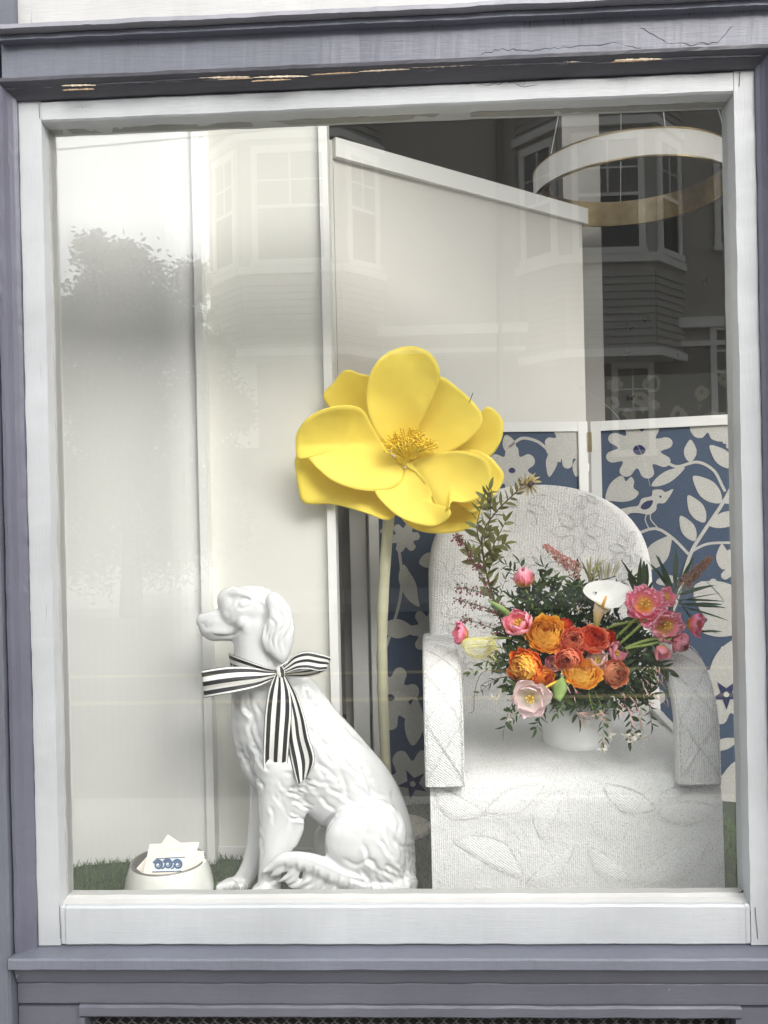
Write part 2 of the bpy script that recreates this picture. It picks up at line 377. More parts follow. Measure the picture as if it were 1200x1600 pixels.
def lathe_vf(prof, n=48, c=(0, 0, 0)):
    v, f = [], []
    for r, z in prof:
        for k in range(n): a = 2*PI*k/n; v.append((c[0]+r*math.cos(a), c[1]+r*math.sin(a), c[2]+z))
    for i in range(len(prof)-1):
        for k in range(n): f.append((i*n+k, i*n+(k+1) % n, (i+1)*n+(k+1) % n, (i+1)*n+k))
    return v, f
def wob(p, a, s=9.0):
    q = Vector(p)*s
    return Vector(p)+Vector((mnoise.noise(q), mnoise.noise(q+Vector((7, 3, 1))), mnoise.noise(q+Vector((1, 9, 4)))))*a
def extrude(name, prof, a, b, axis, mat, parent=None, seg=60, jit=0.0012, caps=True, smooth=False, shear=None):
    """profile swept along x (profile = (y,z)) or z (profile = (x,y)), edges a little uneven like old painted wood"""
    v, f = [], []; n = len(prof)
    for i in range(seg+1):
        t = a+(b-a)*i/seg
        for p in prof:
            q = (t, p[0], p[1]) if axis == 'x' else (p[0], p[1], t)
            w = wob(q, jit, 14.0); w = wob(w, jit*0.6, 60.0)
            if axis == 'x': w.x = t
            else: w.z = t
            v.append(w)
    for i in range(seg):
        for k in range(n): f.append((i*n+k, i*n+(k+1) % n, (i+1)*n+(k+1) % n, (i+1)*n+k))
    if caps: f.append(tuple(range(n-1, -1, -1))); f.append(tuple(seg*n+k for k in range(n)))
    o = obj(name, v, f, mat, parent, smooth)
    bm = bmesh.new(); bm.from_mesh(o.data); bmesh.ops.recalc_face_normals(bm, faces=bm.faces[:]); bm.to_mesh(o.data); bm.free()
    return o
def frame_sweep(name, x0, x1, z0, z1, prof, mats, parent, seg=50, jit=0.001, sides='LTRB'):
    """mitred moulding round a rectangle; prof = [(offset outward, y)], one object per side"""
    C = {'L': ((x0, z0), (x0, z1), (-1, -1), (-1, 1)), 'R': ((x1, z1), (x1, z0), (1, 1), (1, -1)),
         'T': ((x0, z1), (x1, z1), (-1, 1), (1, 1)), 'B': ((x1, z0), (x0, z0), (1, -1), (-1, -1))}
    for sd_ in sides:
        a, b, da, db = C[sd_]; v, f = [], []; n = len(prof)
        for i in range(seg+1):
            t = i/seg
            for o_, y in prof:
                pa = (a[0]+da[0]*o_, a[1]+da[1]*o_); pb = (b[0]+db[0]*o_, b[1]+db[1]*o_)
                q = Vector((pa[0]+(pb[0]-pa[0])*t, y, pa[1]+(pb[1]-pa[1])*t))
                if 0 < i < seg: w = wob(q, jit, 16.0); w = wob(w, jit*0.7, 70.0); q = w
                v.append(q)
        for i in range(seg):
            for k in range(n): f.append((i*n+k, i*n+(k+1) % n, (i+1)*n+(k+1) % n, (i+1)*n+k))
        o = obj(name, v, f, mats[sd_] if isinstance(mats, dict) else mats, parent)
        bm = bmesh.new(); bm.from_mesh(o.data); bmesh.ops.recalc_face_normals(bm, faces=bm.faces[:]); bm.to_mesh(o.data); bm.free()

# ------------------------------------------------------------------ street outside (seen mirrored in the pane)
def V(px, py, Y):
    """world point whose mirror image in the pane shows at the pixel, Y metres out from the pane"""
    p = P(px, py, Y); return Vector((p.x, -Y, p.z))
tag(box('pavement', -40, 40, -2.6, -0.25, -0.35, 0.0, 'concrete'), kind='structure')
tag(box('street', -40, 40, -11.6, -2.6, -0.5, -0.12, 'asphalt'), kind='structure')
tag(box('far_pavement', -40, 40, -14.2, -11.6, -0.35, 0.01, 'concrete'), kind='structure')
tag(obj('ground', [(-250, -300, -0.5), (250, -300, -0.5), (250, 100, -0.5), (-250, 100, -0.5)], [(0, 1, 2, 3)], 'concrete'), kind='structure')
for yy, nm in ((-5.4, 'near yellow line painted along the street'), (-6.6, 'far yellow line painted along the street')):
    o = box('road_marking', -30, 30, yy-0.06, yy+0.06, -0.12, -0.114, 'road_line'); tag(o, nm, 'road marking')

HY = 14.2
hx0 = V(330, 500, HY).x; hx1 = V(1400, 500, HY).x+6
house = empty('bay_window_house', ((hx0+hx1)/2, -HY, 0), 'tall pale clapboard house with bay windows mirrored in the shop window', 'house')
mb = MB(); mb.box(hx0, hx1, -HY-8, -HY, -0.4, 9.8); mb.build('wall', ['house_wall'], house)
zb = V(700, 515, HY).z
mb = MB(); mb.box(hx0, hx1, -HY+0.001, -HY+0.16, zb-0.12, zb+0.06); mb.box(hx0, hx1, -HY+0.002, -HY+0.10, zb-0.45, zb-0.36); mb.build('cornice', ['house_trim'], house)
mb = MB(); mb.box(hx0-0.02, hx1, -HY+0.001, -HY+0.03, -0.1, zb-0.5); mb.build('ground_floor', ['house_base'], house)
def sash_window(cx, cy, cz, w, h, ang, parent):
    """double hung window in a wall turned by ang about z; +local y is outward"""
    ca, sa = math.cos(ang), math.sin(ang)
    def T(vs): return [(cx+x*ca-y*sa, cy+x*sa+y*ca, cz+z) for x, y, z in vs]
    t = 0.11; m = MB()
    for b in ((-w/2-t, w/2+t, 0, .07, h/2, h/2+t*1.3), (-w/2-t*1.2, w/2+t*1.2, 0, .10, -h/2-t, -h/2), (-w/2-t, -w/2, 0, .06, -h/2, h/2), (w/2, w/2+t, 0, .06, -h/2, h/2), (-w/2, w/2, 0, .05, -.03, .03)):
        v, f = box_vf(*b); m.add(T(v), f)
    fr = m.build('window', ['house_trim'], parent)
    m = MB(); v, f = box_vf(-w/2+.002, w/2-.002, .004, .03, -h/2+.002, h/2-.002); m.add(T(v), f); m.build('pane', ['house_glass'], fr)
    m = MB(); v, f = box_vf(-w/2+.004, w/2-.004, .005, .0315, .03, h/2-.004); m.add(T(v), f); m.build('blind', ['blind_grey'], fr)
    m = MB()
    for b in ((-.015, .015, .031, .045, .03, h/2), (-w/2, w/2, .031, .044, h*.24, h*.24+.03)):
        v, f = box_vf(*b); m.add(T(v), f)
    m.build('muntin', ['house_trim'], fr)
def bay(pl, pr, wins, z0, z1, dep=0.75):
    xa = V(pl, 500, HY).x; xb = V(pr, 500, HY).x; w = xb-xa; ins = dep*0.95
    pts = [(xa, -HY), (xa+ins, -HY+dep), (xb-ins, -HY+dep), (xb, -HY)]
    v = [(x, y, z) for z in (z0, z1) for x, y in pts]
    mbay = obj('bay', v, [(0, 1, 5, 4), (1, 2, 6, 5), (2, 3, 7, 6), (3, 2, 1, 0), (4, 5, 6, 7)], 'house_siding', house)
    # clapboards
    m = MB(); k = 0; z = z0
    wz0 = V(940, 408, HY).z-.25; wz1 = V(940, 250, HY).z+.28
    while z < z1-.1:
        if z+.13 < wz0 or z > wz1:
            for (ax, ay), (bx, by) in zip(pts[:3], pts[1:]):
                n = Vector((by-ay, -(bx-ax), 0)); n = -n.normalized()
                m.add([(ax+n.x*.004, ay+n.y*.004, z+.13), (bx+n.x*.004, by+n.y*.004, z+.13), (bx+n.x*.03, by+n.y*.03, z), (ax+n.x*.03, ay+n.y*.03, z), (ax, ay, z), (bx, by, z)], [(0, 1, 2, 3), (3, 2, 5, 4)])
        z += .13
    o = m.build('clapboards', ['house_siding'], house); o['kind'] = 'stuff'
    for zz in (z0-.1, wz0, wz1):
        m = MB()
        p2 = [(xa-.08, -HY), (xa+ins-.06, -HY+dep+.09), (xb-ins+.06, -HY+dep+.09), (xb+.08, -HY)]
        v = [(x, y, zz+d) for d in (0, .14) for x, y in p2]; m.add(v, [(0, 1, 5, 4), (1, 2, 6, 5), (2, 3, 7, 6), (3, 2, 1, 0), (4, 5, 6, 7)])
        m.build('bay_moulding', ['house_trim'], house)
    cz = (wz0+wz1)/2; h = wz1-wz0-.5
    for i in range(3):
        (ax, ay), (bx, by) = pts[i], pts[i+1]; L = math.hypot(bx-ax, by-ay)
        ang = math.atan2(by-ay, bx-ax)
        nx, ny = -math.sin(ang)*.005, math.cos(ang)*.005
        sash_window((ax+bx)/2+nx, (ay+by)/2+ny, cz, L*0.56 if i != 1 else L*0.66, h, ang, house)
zt = 9.75
bay(335, 600, 3, V(465, 560, HY).z, zt); bay(812, 1068, 3, V(940, 560, HY).z, zt)
z1_ = V(1150, 320, HY).z; z2_ = V(1140, 580, HY).z
for px, z in ((1150, z1_), (1140, z2_), (1290, z1_), (985, V(985, 640, HY).z)):
    sash_window(V(px, 500, HY).x, -HY+.035, z, 0.55, 1.5, 0, house)
m = MB(); v, f = tube_vf([V(780, y, HY)+Vector((0, .12, 0)) for y in (40, 200, 400, 690, 900)], .06, 8); m.add(v, f); m.build('downpipe', ['house_base'], house, smooth=True)
x_ = V(378, 600, HY).x
gd = box('garage_door', x_-.42, x_+.30, -HY+.035, -HY+.06, V(378, 700, HY).z, V(378, 560, HY).z, 'garage_white', house)
# far pale houses left of the tree
for i, (pa, pb, Y, top) in enumerate(((-60, 120, 42, 800), (140, 215, 38, 770), (230, 325, 45, 785))):
    a = V(pa, 800, Y); b = V(pb, 800, Y); t = V((pa+pb)/2, top, Y).z
    h = empty('distant_house', ((a.x+b.x)/2, -Y, 0), ['pale low house far down the side street, leftmost in the reflection', 'narrow cream house far behind the mirrored tree', 'wide grey house between mirrored tree and bay window house'][i], 'house')
    box('wall', a.x, b.x, -Y-5, -Y, -.4, t, 'pale_house', h)
    w = b.x-a.x
    for k in range(2): box('window', a.x+w*(.2+.4*k), a.x+w*(.4+.4*k), -Y, -Y+.05, 1.2, 2.4, 'house_glass', h)
    v = [(a.x-.2, -Y-5.2, t), (b.x+.2, -Y-5.2, t), (b.x+.2, -Y+.2, t), (a.x-.2, -Y+.2, t), (a.x-.2, -Y-2.5, t+.8), (b.x+.2, -Y-2.5, t+.8)]
    obj('roof', v, [(0, 1, 2, 3), (3, 2, 5, 4), (1, 0, 4, 5), (0, 3, 4), (2, 1, 5)], 'house_base', h)
# street tree
TY = 10.6
tb = V(205, 1000, TY); tb.z = 0
tree = empty('street_tree', tb, 'broad leafy street tree mirrored in the left of the shop window', 'tree')
mt = MB(); crown_c = V(205, 560, TY)
mt.add(*tube_vf([tb, tb+Vector((.05, 0, 1.2)), tb+Vector((-.05, .1, 2.4)), crown_c], [.17, .13, .11, .05], 10))
rt = random.Random(3)
lobes = []
for (px, py, r) in ((160, 462, 66), (225, 455, 62), (275, 510, 62), (120, 520, 60), (200, 540, 95), (300, 600, 62), (140, 640, 80), (225, 660, 90), (310, 690, 60), (360, 640, 38), (170, 750, 75), (260, 770, 75), (330, 560, 40), (340, 820, 55), (150, 850, 75), (250, 850, 75), (85, 600, 55), (85, 760, 60), (300, 440, 34), (155, 400, 30), (205, 405, 26), (350, 740, 40)):
    c = V(px, py, TY)+Vector((0, rt.uniform(-.5, .5), 0)); lobes.append((c, r/F*(TY+1.9)))
    mt.add(*tube_vf([tb+Vector((0, 0, 2.0)), (tb+Vector((0, 0, 2.4))+c)/2, c], [.07, .045, .015], 6))
mt.build('trunk', ['tree_bark'], tree, smooth=True)
m = MB(); vs, fs = [], []
for c, r in lobes:
    for k in range(int(4200*r*r)+500):
        d = Vector((rt.gauss(0, 1), rt.gauss(0, 1), rt.gauss(0, 1))).normalized()*r*(rt.random()**.45)*(1+.18*rt.gauss(0, 1)); p = c+d
        a = Vector((rt.gauss(0, 1), rt.gauss(0, 1), rt.gauss(0, 1))).normalized(); b = a.orthogonal().normalized(); s_ = rt.uniform(.035, .07)
        n = len(vs); vs += [p, p+a*s_+b*s_*.4, p+a*s_*2, p+a*s_-b*s_*.4]; fs.append((n, n+1, n+2, n+3))
o = obj('crown', vs, fs, 'tree_leaf', tree); o['kind'] = 'stuff'
# overhead cable
a = V(-60, 248, 8); b = V(330, 212, 8); c_ = V(560, 188, 8); d_ = V(1300, 120, 8)
o = obj('overhead_cable', *tube_vf([a, b, c_, d_], .012, 6), 'dark_metal'); tag(o, 'thin overhead street cable mirrored across the top left of the pane', 'cable')

# ------------------------------------------------------------------ shop front
YS = -0.045
sx0 = PX(44, YS, 800); sx1 = PX(1192, YS, 800)
sz0 = PZ(1477, YS); sz1 = PZ(135, YS)
gx0, gx1, gz0, gz1 = -0.807, 0.684, 1.5-0.848, 1.5+0.859     # visible glass
bx0 = PX(79, YS, 800); bx1 = PX(1160, YS, 800); bz0 = PZ(1415, YS); bz1 = PZ(168, YS)   # inner edge of sash members
shop = empty('shop_front', (0, -.05, 0), 'lilac grey painted wooden shop front with white siding above the window', 'shop front')
win = empty('display_window', ((sx0+sx1)/2, -.02, sz0), 'large single pane shop display window in a white wooden sash', 'window')
def rprof(y0, y1, z0, z1, r=.004): return [(y0, z0+r), (y0, z1-r), (y0+r, z1), (y1, z1), (y1, z0), (y0+r, z0)]
extrude('stile', [(sx0, YS), (bx0, YS), (bx0, .03), (sx0, .03)], sz0, sz1, 'z', 'white_paint_z', win, seg=90)
extrude('stile', [(bx1, YS), (sx1, YS), (sx1, .03), (bx1, .03)], sz0, sz1, 'z', 'white_paint_z', win, seg=90)
extrude('rail', rprof(YS-.001, .03, bz1, sz1), bx0+.001, bx1-.001, 'x', 'white_paint_x', win, seg=90)
extrude('rail', rprof(YS-.001, .03, sz0, bz0), bx0+.012, bx1-.012, 'x', 'white_paint_x', win, seg=90)
extrude('joint_block', rprof(YS+.0015, .03, sz0, bz0), bx0+.001, bx0+.0105, 'x', 'white_paint_x', win, seg=3)
extrude('joint_block', rprof(YS+.0015, .03, sz0, bz0), bx1-.0105, bx1-.001, 'x', 'white_paint_x', win, seg=3)
def bead_prof(w): return [(w+.001, YS+.004), (w*.82, YS+.001), (w*.66, YS+.006), (w*.6, YS+.013), (w*.34, YS+.014), (w*.2, YS+.030), (0.0, -.004), (0, .02), (w+.001, .02)]
wl = gx0-bx0; wb = gz0-bz0; wt = bz1-gz1; wr = bx1-gx1
w_ = (wl+wr+wt+wb)/4
frame_sweep('glazing_bead', gx0, gx1, gz0, gz1, bead_prof(max(wl, .02)), 'bead_shaded_z', win, sides='L', jit=.0022)
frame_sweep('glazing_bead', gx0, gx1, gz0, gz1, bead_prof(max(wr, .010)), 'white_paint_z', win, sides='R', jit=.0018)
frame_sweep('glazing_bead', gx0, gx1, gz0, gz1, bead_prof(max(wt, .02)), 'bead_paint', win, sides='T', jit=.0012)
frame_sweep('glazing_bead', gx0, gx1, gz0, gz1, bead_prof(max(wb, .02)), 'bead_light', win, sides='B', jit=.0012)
v, f = box_vf(gx0-.012, gx1+.012, -.003, .003, gz0-.012, gz1+.012)
o = obj('pane', v, f, ['pane_glass', 'pane_inner'], win, mi=[1, 1, 0, 1, 1, 1])
# black residue on the glass edge at the right
m = MB(); rr = random.Random(5)
for k in range(300):
    z = gz0+(gz1-gz0)*(.55+.45*rr.random()); s_ = rr.uniform(.0004, .0012)
    x = gx1-rr.random()**2*.006
    m.add([(x-s_, -.0045, z-s_), (x+s_, -.0045, z-s_*1.6), (x+s_*.8, -.0042, z+s_*2), (x-s_*.9, -.0042, z+s_)], [(0, 1, 2, 3)])
v = [(gx1, -.0044, gz0)]; 
for k in range(9):
    a_ = PI/2*k/8; rad = .022; v.append((gx1-rad+rad*math.sin(a_), -.0044, gz0+rad-rad*math.cos(a_)))
m.add(v, [(0, k+1, k+2) for k in range(8)])
o = m.build('putty_residue', ['putty'], win); o['kind'] = 'stuff'

yF = -.075   # fascia face
Z = lambda py, y: PZ(py, y)
fx0 = PX(10, yF, 400); fx1 = 0.95
extrude('fascia_board', rprof(yF, .03, Z(112, yF), Z(43, yF)+.01), fx0, fx1, 'x', 'lilac_x', shop, seg=140, jit=.0016)
# cornice: nose, shadow gap, fillet
yc = -.108
extrude('cornice_nose', [(yc-.004, Z(18, yc)), (yc-.003, Z(11, yc)), (yc+.008, Z(8, yc)), (.03, Z(8, yc)+.012), (.03, Z(18, yc)), (yc+.02, Z(18, yc)-.001)], PX(-8, yc, 40), fx1, 'x', 'lilac_nose', shop, seg=120, jit=.0018)
yf = -.088
extrude('cornice_fillet', [(yf-.007, Z(38, yf)), (yf-.006, Z(34, yf)), (yf-.004, Z(29, yf)), (yf+.004, Z(26, yf)), (.03, Z(18, yc)-.0015), (.03, Z(38, yf))], PX(0, yf, 60), fx1, 'x', 'lilac_x', shop, seg=120, jit=.0015)
# white siding above
tz0 = Z(8, yc)+.014; tz1 = tz0+.78; tx0 = PX(24, -.055, 20)
trw = empty('transom_window', ((tx0+sx1)/2, -.03, tz0), 'white framed transom window above the lilac cornice, only its bottom rail in view', 'window')
extrude('rail', rprof(-.055, .03, tz0, tz0+.095), tx0+.036, sx1-.02, 'x', 'siding_paint', trw, seg=60)
extrude('stile', [(tx0, -.054), (tx0+.035, -.054), (tx0+.035, .03), (tx0, .03)], tz0, tz1, 'z', 'siding_paint', trw, seg=20)
extrude('stile', [(sx1-.019, -.054), (sx1+.02, -.054), (sx1+.02, .03), (sx1-.019, .03)], tz0, tz1, 'z', 'siding_paint', trw, seg=20)
extrude('rail', rprof(-.055, .03, tz1-.05, tz1), tx0+.036, sx1-.02, 'x', 'siding_paint', trw, seg=30)
v, f = box_vf(tx0+.03, sx1-.015, -.003, .003, tz0+.09, tz1-.045); obj('pane', v, f, ['pane_glass', 'pane_inner'], trw, mi=[1, 1, 0, 1, 1, 1])
extrude('corner_board', [(PX(-60, -.06, 20), -.07), (PX(23, -.07, 20), -.07), (PX(23, -.07, 20), .03), (PX(-60, -.06, 20), .03)], Z(8, yc)+.014, Z(8, yc)+.79, 'z', 'lilac_z', shop, seg=20)
# dark moulding under the fascia and down both sides
mp_ = [(-.0006, -.052), (.006, -.057), (.013, -.066), (.019, -.079), (.024, -.087), (.031, -.088), (.034, -.078), (.034, .02), (-.0006, .02)]
frame_sweep('stop_moulding', sx0-.001, sx1+.001, sz0-.02, sz1+.001, mp_, {'T': 'slate_x', 'L': 'slate_z', 'R': 'slate_z'}, shop, seg=110, jit=.0012, sides='TLR')
# pilasters
pxl = sx0-.041
extrude('pilaster', [(pxl-.30, -.105), (pxl, -.105), (pxl+.004, -.098), (pxl+.004, .03), (pxl-.30, .03)], -.3, Z(43, yF)+.02, 'z', 'lilac_z', shop, seg=120)
extrude('pilaster', [(sx1+.041, -.105), (sx1+.40, -.105), (sx1+.40, .03), (sx1+.037, .03), (sx1+.037, -.098)], -.3, Z(112, yF)-.001, 'z', 'lilac_z', shop, seg=60)
box('upper_siding', 1.16, 3.65, -.05, .03, 3.6, 3.62, 'siding_paint', shop)
# sill and boards below
ys = -.115
zs = Z(1500, ys)
zs2 = Z(1517, ys)
extrude('sill', [(YS-.002, sz0-.002), (ys+.004, zs+.001), (ys, zs-.002), (ys, zs2+.002), (ys+.006, zs2), (.03, zs2), (.03, sz0-.002)], pxl+.006, sx1+.036, 'x', 'lilac_x', shop, seg=120, jit=.0012)
yb = -.075
extrude('cove_moulding', [(ys+.016, zs2-.001), (ys+.022, zs2-.008), (yb-.004, Z(1533, yb)), (yb-.002, Z(1535, yb)), (.03, Z(1535, yb)), (.03, zs2-.001)], pxl+.007, sx1+.036, 'x', 'lilac_dark', shop, seg=80)
extrude('base_board', rprof(yb, .03, Z(1572, yb)+.001, Z(1535, yb)-.001), pxl+.007, sx1+.036, 'x', 'lilac_dark', shop, seg=100)
yg = -.083
gl, gr = PX(132, yg, 1590), PX(1150, yg, 1590)
extrude('vent_frame', rprof(yg, .0, Z(1592, yg), Z(1573, yg)), gl-.012, gr+.012, 'x', 'lilac_dark', shop, seg=80)
extrude('vent_frame', [(gl-.012, yg+.001), (gl, yg+.001), (gl, 0), (gl-.012, 0)], Z(1592, yg)-.30, Z(1592, yg)-.001, 'z', 'lilac_dark', shop, seg=12)
extrude('vent_frame', [(gr, yg+.001), (gr+.012, yg+.001), (gr+.012, 0), (gr, 0)], Z(1592, yg)-.30, Z(1592, yg)-.001, 'z', 'lilac_dark', shop, seg=12)
extrude('base_panel', [(pxl+.007, yb), (gl-.013, yb), (gl-.013, .03), (pxl+.007, .03)], -.3, Z(1573, yb)-.001, 'z', 'lilac_dark', shop, seg=20)
extrude('base_panel', [(gr+.013, yb), (sx1+.036, yb), (sx1+.036, .03), (gr+.013, .03)], -.3, Z(1573, yb)-.001, 'z', 'lilac_dark', shop, seg=20)
box('vent_back', gl-.02, gr+.02, -.012, -.008, .0, Z(1592, yg)+.01, 'black_void', shop)
box('base_panel', gl-.0125, gr+.0125, yb, .03, -.3, Z(1592, yg)-.302, 'lilac_dark', shop)
m = MB(); zt_ = Z(1592, yg)+.004; st = .026; k = 0; x = gl
while x < gr:
    for j in range(22):
        za = zt_-j*.013; up_ = (k+j) % 2
        a_ = (x, -.055, za-(0 if up_ else .013)); b_ = (x+st/2+.004, -.052, za-(.013 if up_ else 0))
        m.add(*tube_vf([a_, b_], .0016, 4))
    x += st/2+.0; k += 1
o = m.build('wire_mesh', ['dark_metal'], shop); o['kind'] = 'stuff'
# paint damage: flaked strips of bare wood along the fascia's lower edge, cracks
def chip(px0, px1, py0, py1, y, mat, n=14, amp=.35, seed=1, th=.0016):
    r_ = random.Random(seed); vt, vb = [], []
    for i in range(n+1):
        t = i/n; px = px0+(px1-px0)*t; py = py0+(py1-py0)*t
        h = (1-abs(2*t-1)**3)*(.5+r_.random())
        vt.append(P(px, py-1.4*h-.2, y)); vb.append(P(px, py+1.1*h*(.3+amp*r_.random()*1.6), y))
    v = vt+vb; v2 = [p+Vector((0, th, 0)) for p in v]
    f = [(i, i+n+1, i+n+2, i+1) for i in range(n)]
    f2 = [(i+2*(n+1), i+1+2*(n+1), i+n+2+2*(n+1), i+n+1+2*(n+1)) for i in range(n)]
    return obj('flaked_paint', v+v2, f+f2, mat, shop)
yk = yF-.0035
for i, (a_, b_, ya, yb_, mt_) in enumerate(((96, 150, 134, 133, 'pale_wood'), (98, 148, 141, 139, 'bare_wood'), (152, 240, 132, 128, 'crack'), (240, 330, 127, 122, 'crack'), (395, 482, 121, 119, 'pale_wood'), (392, 455, 127, 124, 'bare_wood'), (340, 395, 124, 122, 'bare_wood'),
                                     (310, 390, 122, 120, 'pale_wood'), (485, 560, 117, 113, 'bare_wood'), (560, 640, 112, 108, 'pale_wood'), (640, 752, 106, 101, 'pale_wood'), (752, 930, 103, 97, 'crack'), (860, 910, 99, 97, 'pale_wood'), (955, 1030, 97, 93, 'bare_wood'), (960, 1035, 94, 92, 'pale_wood'), (1030, 1190, 92, 87, 'crack'))):
    chip(a_, b_, ya, yb_, yk-.0006*(i % 3), mt_, seed=i, n=26)
def crack(pts, y, r=.0006, seg=5, jit=3, seed=0, mat='crack'):
    r_ = random.Random(seed); path = []
    for a_, b_ in zip(pts, pts[1:]):
        for k in range(seg):
            t = k/seg; path.append(P(a_[0]+(b_[0]-a_[0])*t+r_.uniform(-jit, jit)*.4, a_[1]+(b_[1]-a_[1])*t+r_.uniform(-jit, jit), y))
    return obj('paint_crack', *tube_vf(path, r, 4), mat, shop)
crack([(752, 84), (790, 77), (830, 80), (880, 74), (960, 67), (1008, 77)], yF+.0002, .0008, 7, 2.2, 1)
crack([(1000, 42), (1040, 66), (1080, 70), (1120, 66), (1148, 36)], yF+.0001, .0009, 6, 2, 2, 'lilac_x')
crack([(725, 130), (760, 134), (790, 128), (818, 134), (892, 124)], YS-.0008, .0005, 5, 2.5, 3)
crack([(818, 134), (822, 126)], YS-.0008, .0005, 3, 1, 4); crack([(858, 131), (862, 122)], YS-.0008, .0005, 3, 1, 5); crack([(885, 130), (892, 122)], YS-.0008, .0005, 3, 1, 6)
for (a_, b_) in (((61, 162), (62, 190)), ((1156, 112), (1155, 140)), ((93, 1416), (95, 1477)), ((1180, 1418), (1185, 1477))):
    crack([a_, b_], YS-.0012, .0006, 6, .7, 9)

# ------------------------------------------------------------------ inside: room
FZ = 1.5-1.017                    # display floor height
def struct(o): return tag(o, kind='structure')
struct(box('display_floor', -1.7, 1.9, .032, 1.75, FZ-.06, FZ-.002, 'turf_back'))
struct(box('floor', -2.4, 3.6, .03, 4.4, -.2, .0, 'room_floor'))
mb = MB(); mb.box(-2.4, 3.6, .031, .22, 4.3, 4.4); mb.box(-2.4, 3.6, 1.25, 4.4, 4.3, 4.4); mb.box(-2.4, -1.5, .2205, 1.2495, 4.3, 4.4); mb.box(1.6, 3.6, .2205, 1.2495, 4.3, 4.4)
struct(mb.build('ceiling', ['room_ceiling']))
sk = empty('added_skylight', (0, 1, 4.4), 'unseen roof glazing added to brighten the window display from above', 'added_skylight')  # unseen roof opening, added so that daylight brightens the display
for k in range(5): box('glazing_bar', -1.5+k*.77, -1.47+k*.77, .23, 1.24, 4.36, 4.42, 'trim_white', sk)
box('pane', -1.5, 1.6, .23, 1.24, 4.43, 4.436, 'pane_inner', sk)
struct(box('wall_left', -2.5, -2.4, .03, 4.4, 0, 4.3, 'room_grey')); struct(box('wall_right', 3.6, 3.7, .03, 4.4, 0, 4.3, 'room_grey'))
struct(box('wall_back', -2.4, 3.6, 4.4, 4.5, 0, 4.3, 'room_grey'))
# front wall behind the facade, around the window
mb = MB()
mb.box(-2.4, sx0+.01, .032, .07, 0, 4.3); mb.box(sx1-.01, 1.15, .032, .07, 0, 4.3); mb.box(1.15, 3.6, .032, .07, 3.6, 4.3); mb.box(1.15, 3.6, .032, .07, 0, gz0-.10); mb.box(sx0+.01, sx1-.01, .032, .07, sz1-.01, tz0+.06); mb.box(sx0+.01, sx1-.01, .032, .07, tz1-.03, 4.3); mb.box(sx0+.01, sx1-.01, .032, .07, 0, gz0-.10)  # gap left at the right: unseen opening added to brighten the room
struct(mb.build('wall_front', ['room_grey']))
struct(box('building_wall', -12, -2.52, .0, 4.6, -.3, 4.8, 'siding_paint')); struct(box('building_wall_right', 3.72, 12, .0, 4.6, -.3, 4.8, 'siding_paint')); struct(box('building_wall_left', -2.52, pxl-.301, -.02, .03, -.3, 4.8, 'siding_paint'))
box_o = box('upper_siding', pxl-.30, 3.65, -.05, .03, Z(8, yc)+.80, 4.8, 'siding_paint', shop)
# wallpapered wall piece and column
xw = PX(940, 2.35, 500)
o = box('wallpapered_wall', xw, 2.3, 2.35, 2.42, .01, 1.5+.62, 'wallpaper'); tag(o, 'dark floral wallpapered wall at the back right of the shop', 'wall')
xc0 = PX(880, 2.2, 300); xc1 = PX(938, 2.2, 300)
o = box('square_column', xc0, xc1, 2.2, 2.33, .01, 4.29, 'column_beige'); tag(o, 'pale square column behind the ring lamp', 'column')
# butterflies on the wallpaper
def butterfly(px, py, s_, rot):
    c = P(px, py, 2.345); m = MB()
    for sg in (-1, 1):
        pts = [(0, 0), (.9*sg, .9), (1.25*sg, .6), (.8*sg, .05), (.9*sg, -.6), (.45*sg, -.75)]
        ca, sa = math.cos(rot), math.sin(rot)
        v = [c+Vector(((x*ca-z*sa)*s_, -abs(x)*s_*.35, (x*sa+z*ca)*s_)) for x, z in pts]
        m.add(v, [(0, 1, 2, 3), (0, 3, 4, 5)])
    o = m.build('paper_butterfly', ['black_void'])
    return o
for i, (px, py, w) in enumerate(((983, 512, 'beside the column, highest'), (979, 552, 'in the middle of the group'), (985, 622, 'just above the folding screen'), (1100, 440, 'upper right of the group'), (1010, 500, 'right of the highest one'), (1058, 560, 'near the dark wall centre'))):
    tag(butterfly(px, py, .016, .3*i-.6), 'black paper butterfly on dark wallpaper, '+w, 'butterfly', 'paper butterflies on the wallpaper')

# white panels behind the dog
def upright(name, pa, pb, ya, yb_, z0, z1, th, mat, parent):
    """vertical slab between two pixel columns at two depths"""
    a_ = P(pa, 800, ya); b_ = P(pb, 800, yb_); d = (b_-a_); d.z = 0; n = Vector((-d.y, d.x, 0)).normalized()*th
    v = []
    for z in (z0, z1):
        for q in (a_, b_, b_+n, a_+n): v.append((q.x, q.y, z))
    return obj(name, v, [(0, 3, 2, 1), (4, 5, 6, 7), (0, 1, 5, 4), (1, 2, 6, 5), (2, 3, 7, 6), (3, 0, 4, 7)], mat, parent)
ptop = 1.5+1.75
pa_ = empty('wall_panel', P(190, 1350, .6), 'smooth white wall panel at the far left of the display, behind the bowl', 'wall panel')
